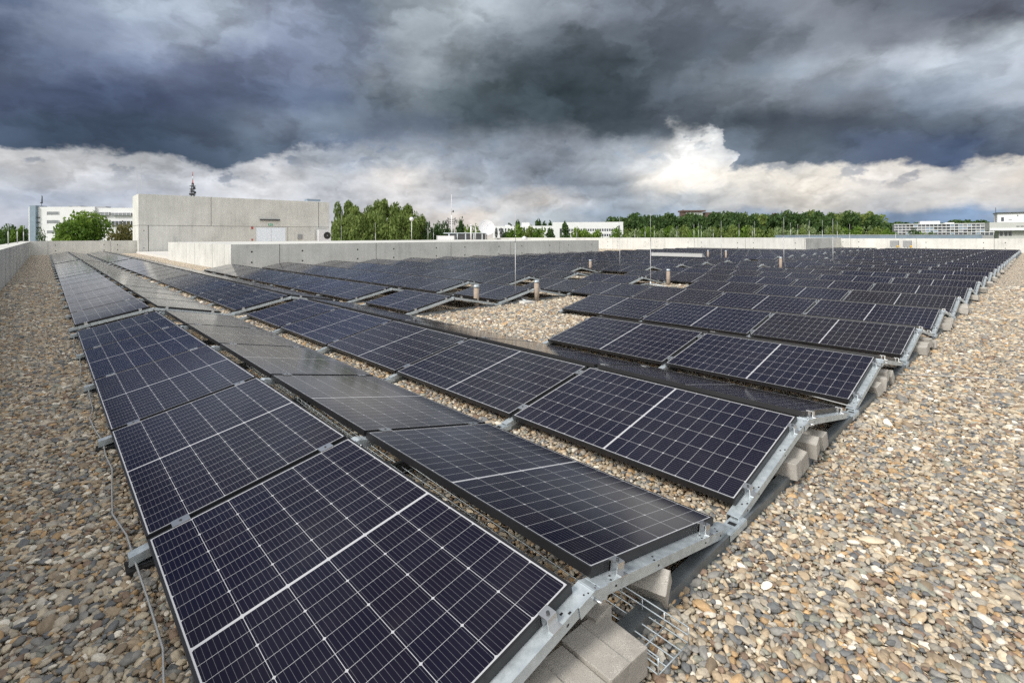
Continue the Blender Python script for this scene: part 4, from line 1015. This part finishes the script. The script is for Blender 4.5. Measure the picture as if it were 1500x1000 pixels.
for i, (px, yt, D, W, mt, st) in enumerate(((762, 329, 215, 9, 'leaf_bright', 'round'), (750, 335, 205, 8, 'leaf_bright', 'round'), (776, 331, 212, 8, 'leaf_poplar', 'round'), (789, 333, 205, 8, 'leaf_bright', 'round'), (806, 334, 215, 8, 'leaf_dark', 'cone'), (828, 325, 208, 7, 'leaf_dark', 'cone'), (846, 333, 205, 8, 'leaf_bright', 'round'), (858, 336, 204, 9, 'leaf_bright', 'round'), (873, 337, 206, 9, 'leaf_bright', 'round'), (740, 337, 208, 7, 'leaf_dark', 'round'))):
    tree('broadleaf_tree', f'green tree before the white factory, {ORD[i]} along its front', px, yt, D, W, mt, st, 7 + i % 2, 2200, .8, 'trees before the white factory')
for i, (px, yt, D, W) in enumerate(((758, 322, 290, 7), (788, 321, 290, 9), (797, 325, 295, 8), (806, 324, 290, 6), (770, 327, 300, 10), (747, 328, 300, 12))):
    tree('conifer_tree', 'dark pointed conifer rising behind the white factory roof', px, yt, D, W, 'leaf_dark', 'cone', 9, 1800, .9, 'conifers behind the factory')
# trees by the end parapet
tree('broadleaf_tree', 'large bright green tree rising above the end parapet beside the penthouse', 125, 317.5, 92, 12.2, 'leaf_bright', 'round', 21, 10000, .42, low=.12)
tree('broadleaf_tree', 'lower yellow green tree at the side of the large bright tree', 97, 328, 88, 7, 'leaf_bright', 'round', 22, 5000, .42)
tree('broadleaf_tree', 'brownish olive tree touching the penthouse edge above the parapet', 175, 330, 86, 7.2, 'leaf_brown', 'round', 23, 6000, .4)
tree('broadleaf_tree', 'second brownish olive tree half hidden behind the penthouse', 192, 332, 90, 7, 'leaf_brown', 'round', 24, 5000, .4)
tree('conifer_tree', 'small leggy conifer before the blue stair tower', 60, 334, 90, 3.6, 'leaf_dark', 'cone', 25, 2200, .42)
for i, (px, yt) in enumerate(((5, 336), (18, 331), (27, 333), (36, 338), (-8, 334))):
    tree('broadleaf_tree', f'dark green tree behind the rods of the long parapet, {ORD[i]} of its clump', px, yt, 190, 9, 'leaf_dark' if i % 2 else 'leaf_bright', 'round', 26 + i % 2, 2400, .75, 'trees behind the long parapet')
# forest edge
xs = np.linspace(898, 1286, 54)
for i, px in enumerate(xs):
    prof = 318 - 5 * math.sin((px - 890) / 200 * math.pi * .5) ** 2 if px < 1090 else 316 - 2 * math.sin((px - 1090) / 200 * math.pi)
    if px < 915: prof = 322
    if 992 < px < 1062: prof = 316.5
    yt = prof + random.uniform(-3.0, 3.5); D = 300 + random.uniform(-18, 30)
    rd = i == 32
    tree('forest_tree', 'copper brown tree within the distant green forest edge' if rd else 'broad green tree of the distant forest edge', px + random.uniform(-3, 3), yt + (4 if rd else 0), D, random.uniform(12, 17), 'leaf_red' if rd else random.choice(['leaf_dark', 'leaf_dark', 'leaf_dark', 'leaf_dark', 'leaf_dark', 'leaf_poplar']), 'round', 31 + i % 4, 2400, 1.0, None if rd else 'forest edge trees')
for px, yt in ((1146, 310), (1087, 313), (975, 314), (1030, 315)):
    tree('conifer_tree', 'dark conifer tip standing proud of the forest', px, yt, 330, 6, 'leaf_dark', 'cone', 9, 1800, .9, 'conifer tips in the forest')
for i, px in enumerate(np.linspace(905, 1290, 34)):
    mt = random.choice(['leaf_bright', 'leaf_poplar', 'leaf_bright', 'leaf_poplar', 'leaf_poplar', 'leaf_silver']) if not 1130 < px < 1240 else random.choice(['leaf_silver', 'leaf_silver', 'leaf_poplar'])
    tree('bush_tree', 'lighter green bushy tree before the distant forest', px + random.uniform(-4, 4), random.uniform(330, 337), random.uniform(190, 225), random.uniform(7, 10), mt, 'round', 41 + i % 3, 1600, .75, 'bushy trees before the forest')
for i, px in enumerate(np.linspace(1286, 1450, 18)):
    tree('forest_tree', 'dark tree of the far wood behind the glazed office block', px, random.uniform(325, 328.5) - (2.0 if px > 1385 else 0), random.uniform(420, 460), 22, 'leaf_dark', 'round', 31 + i % 4, 2400, 1.0, 'far wood trees')
for i, px in enumerate((1296, 1303, 1311, 1340, 1352, 1365)):
    tree('bush_tree', 'green bushy tree low before the glazed office block', px, 338 + (i % 3) * 1.5, 180, 7, 'leaf_dark' if i % 2 else 'leaf_bright', 'round', 41 + i % 3, 1600, .75, 'bushes before the glazed office')
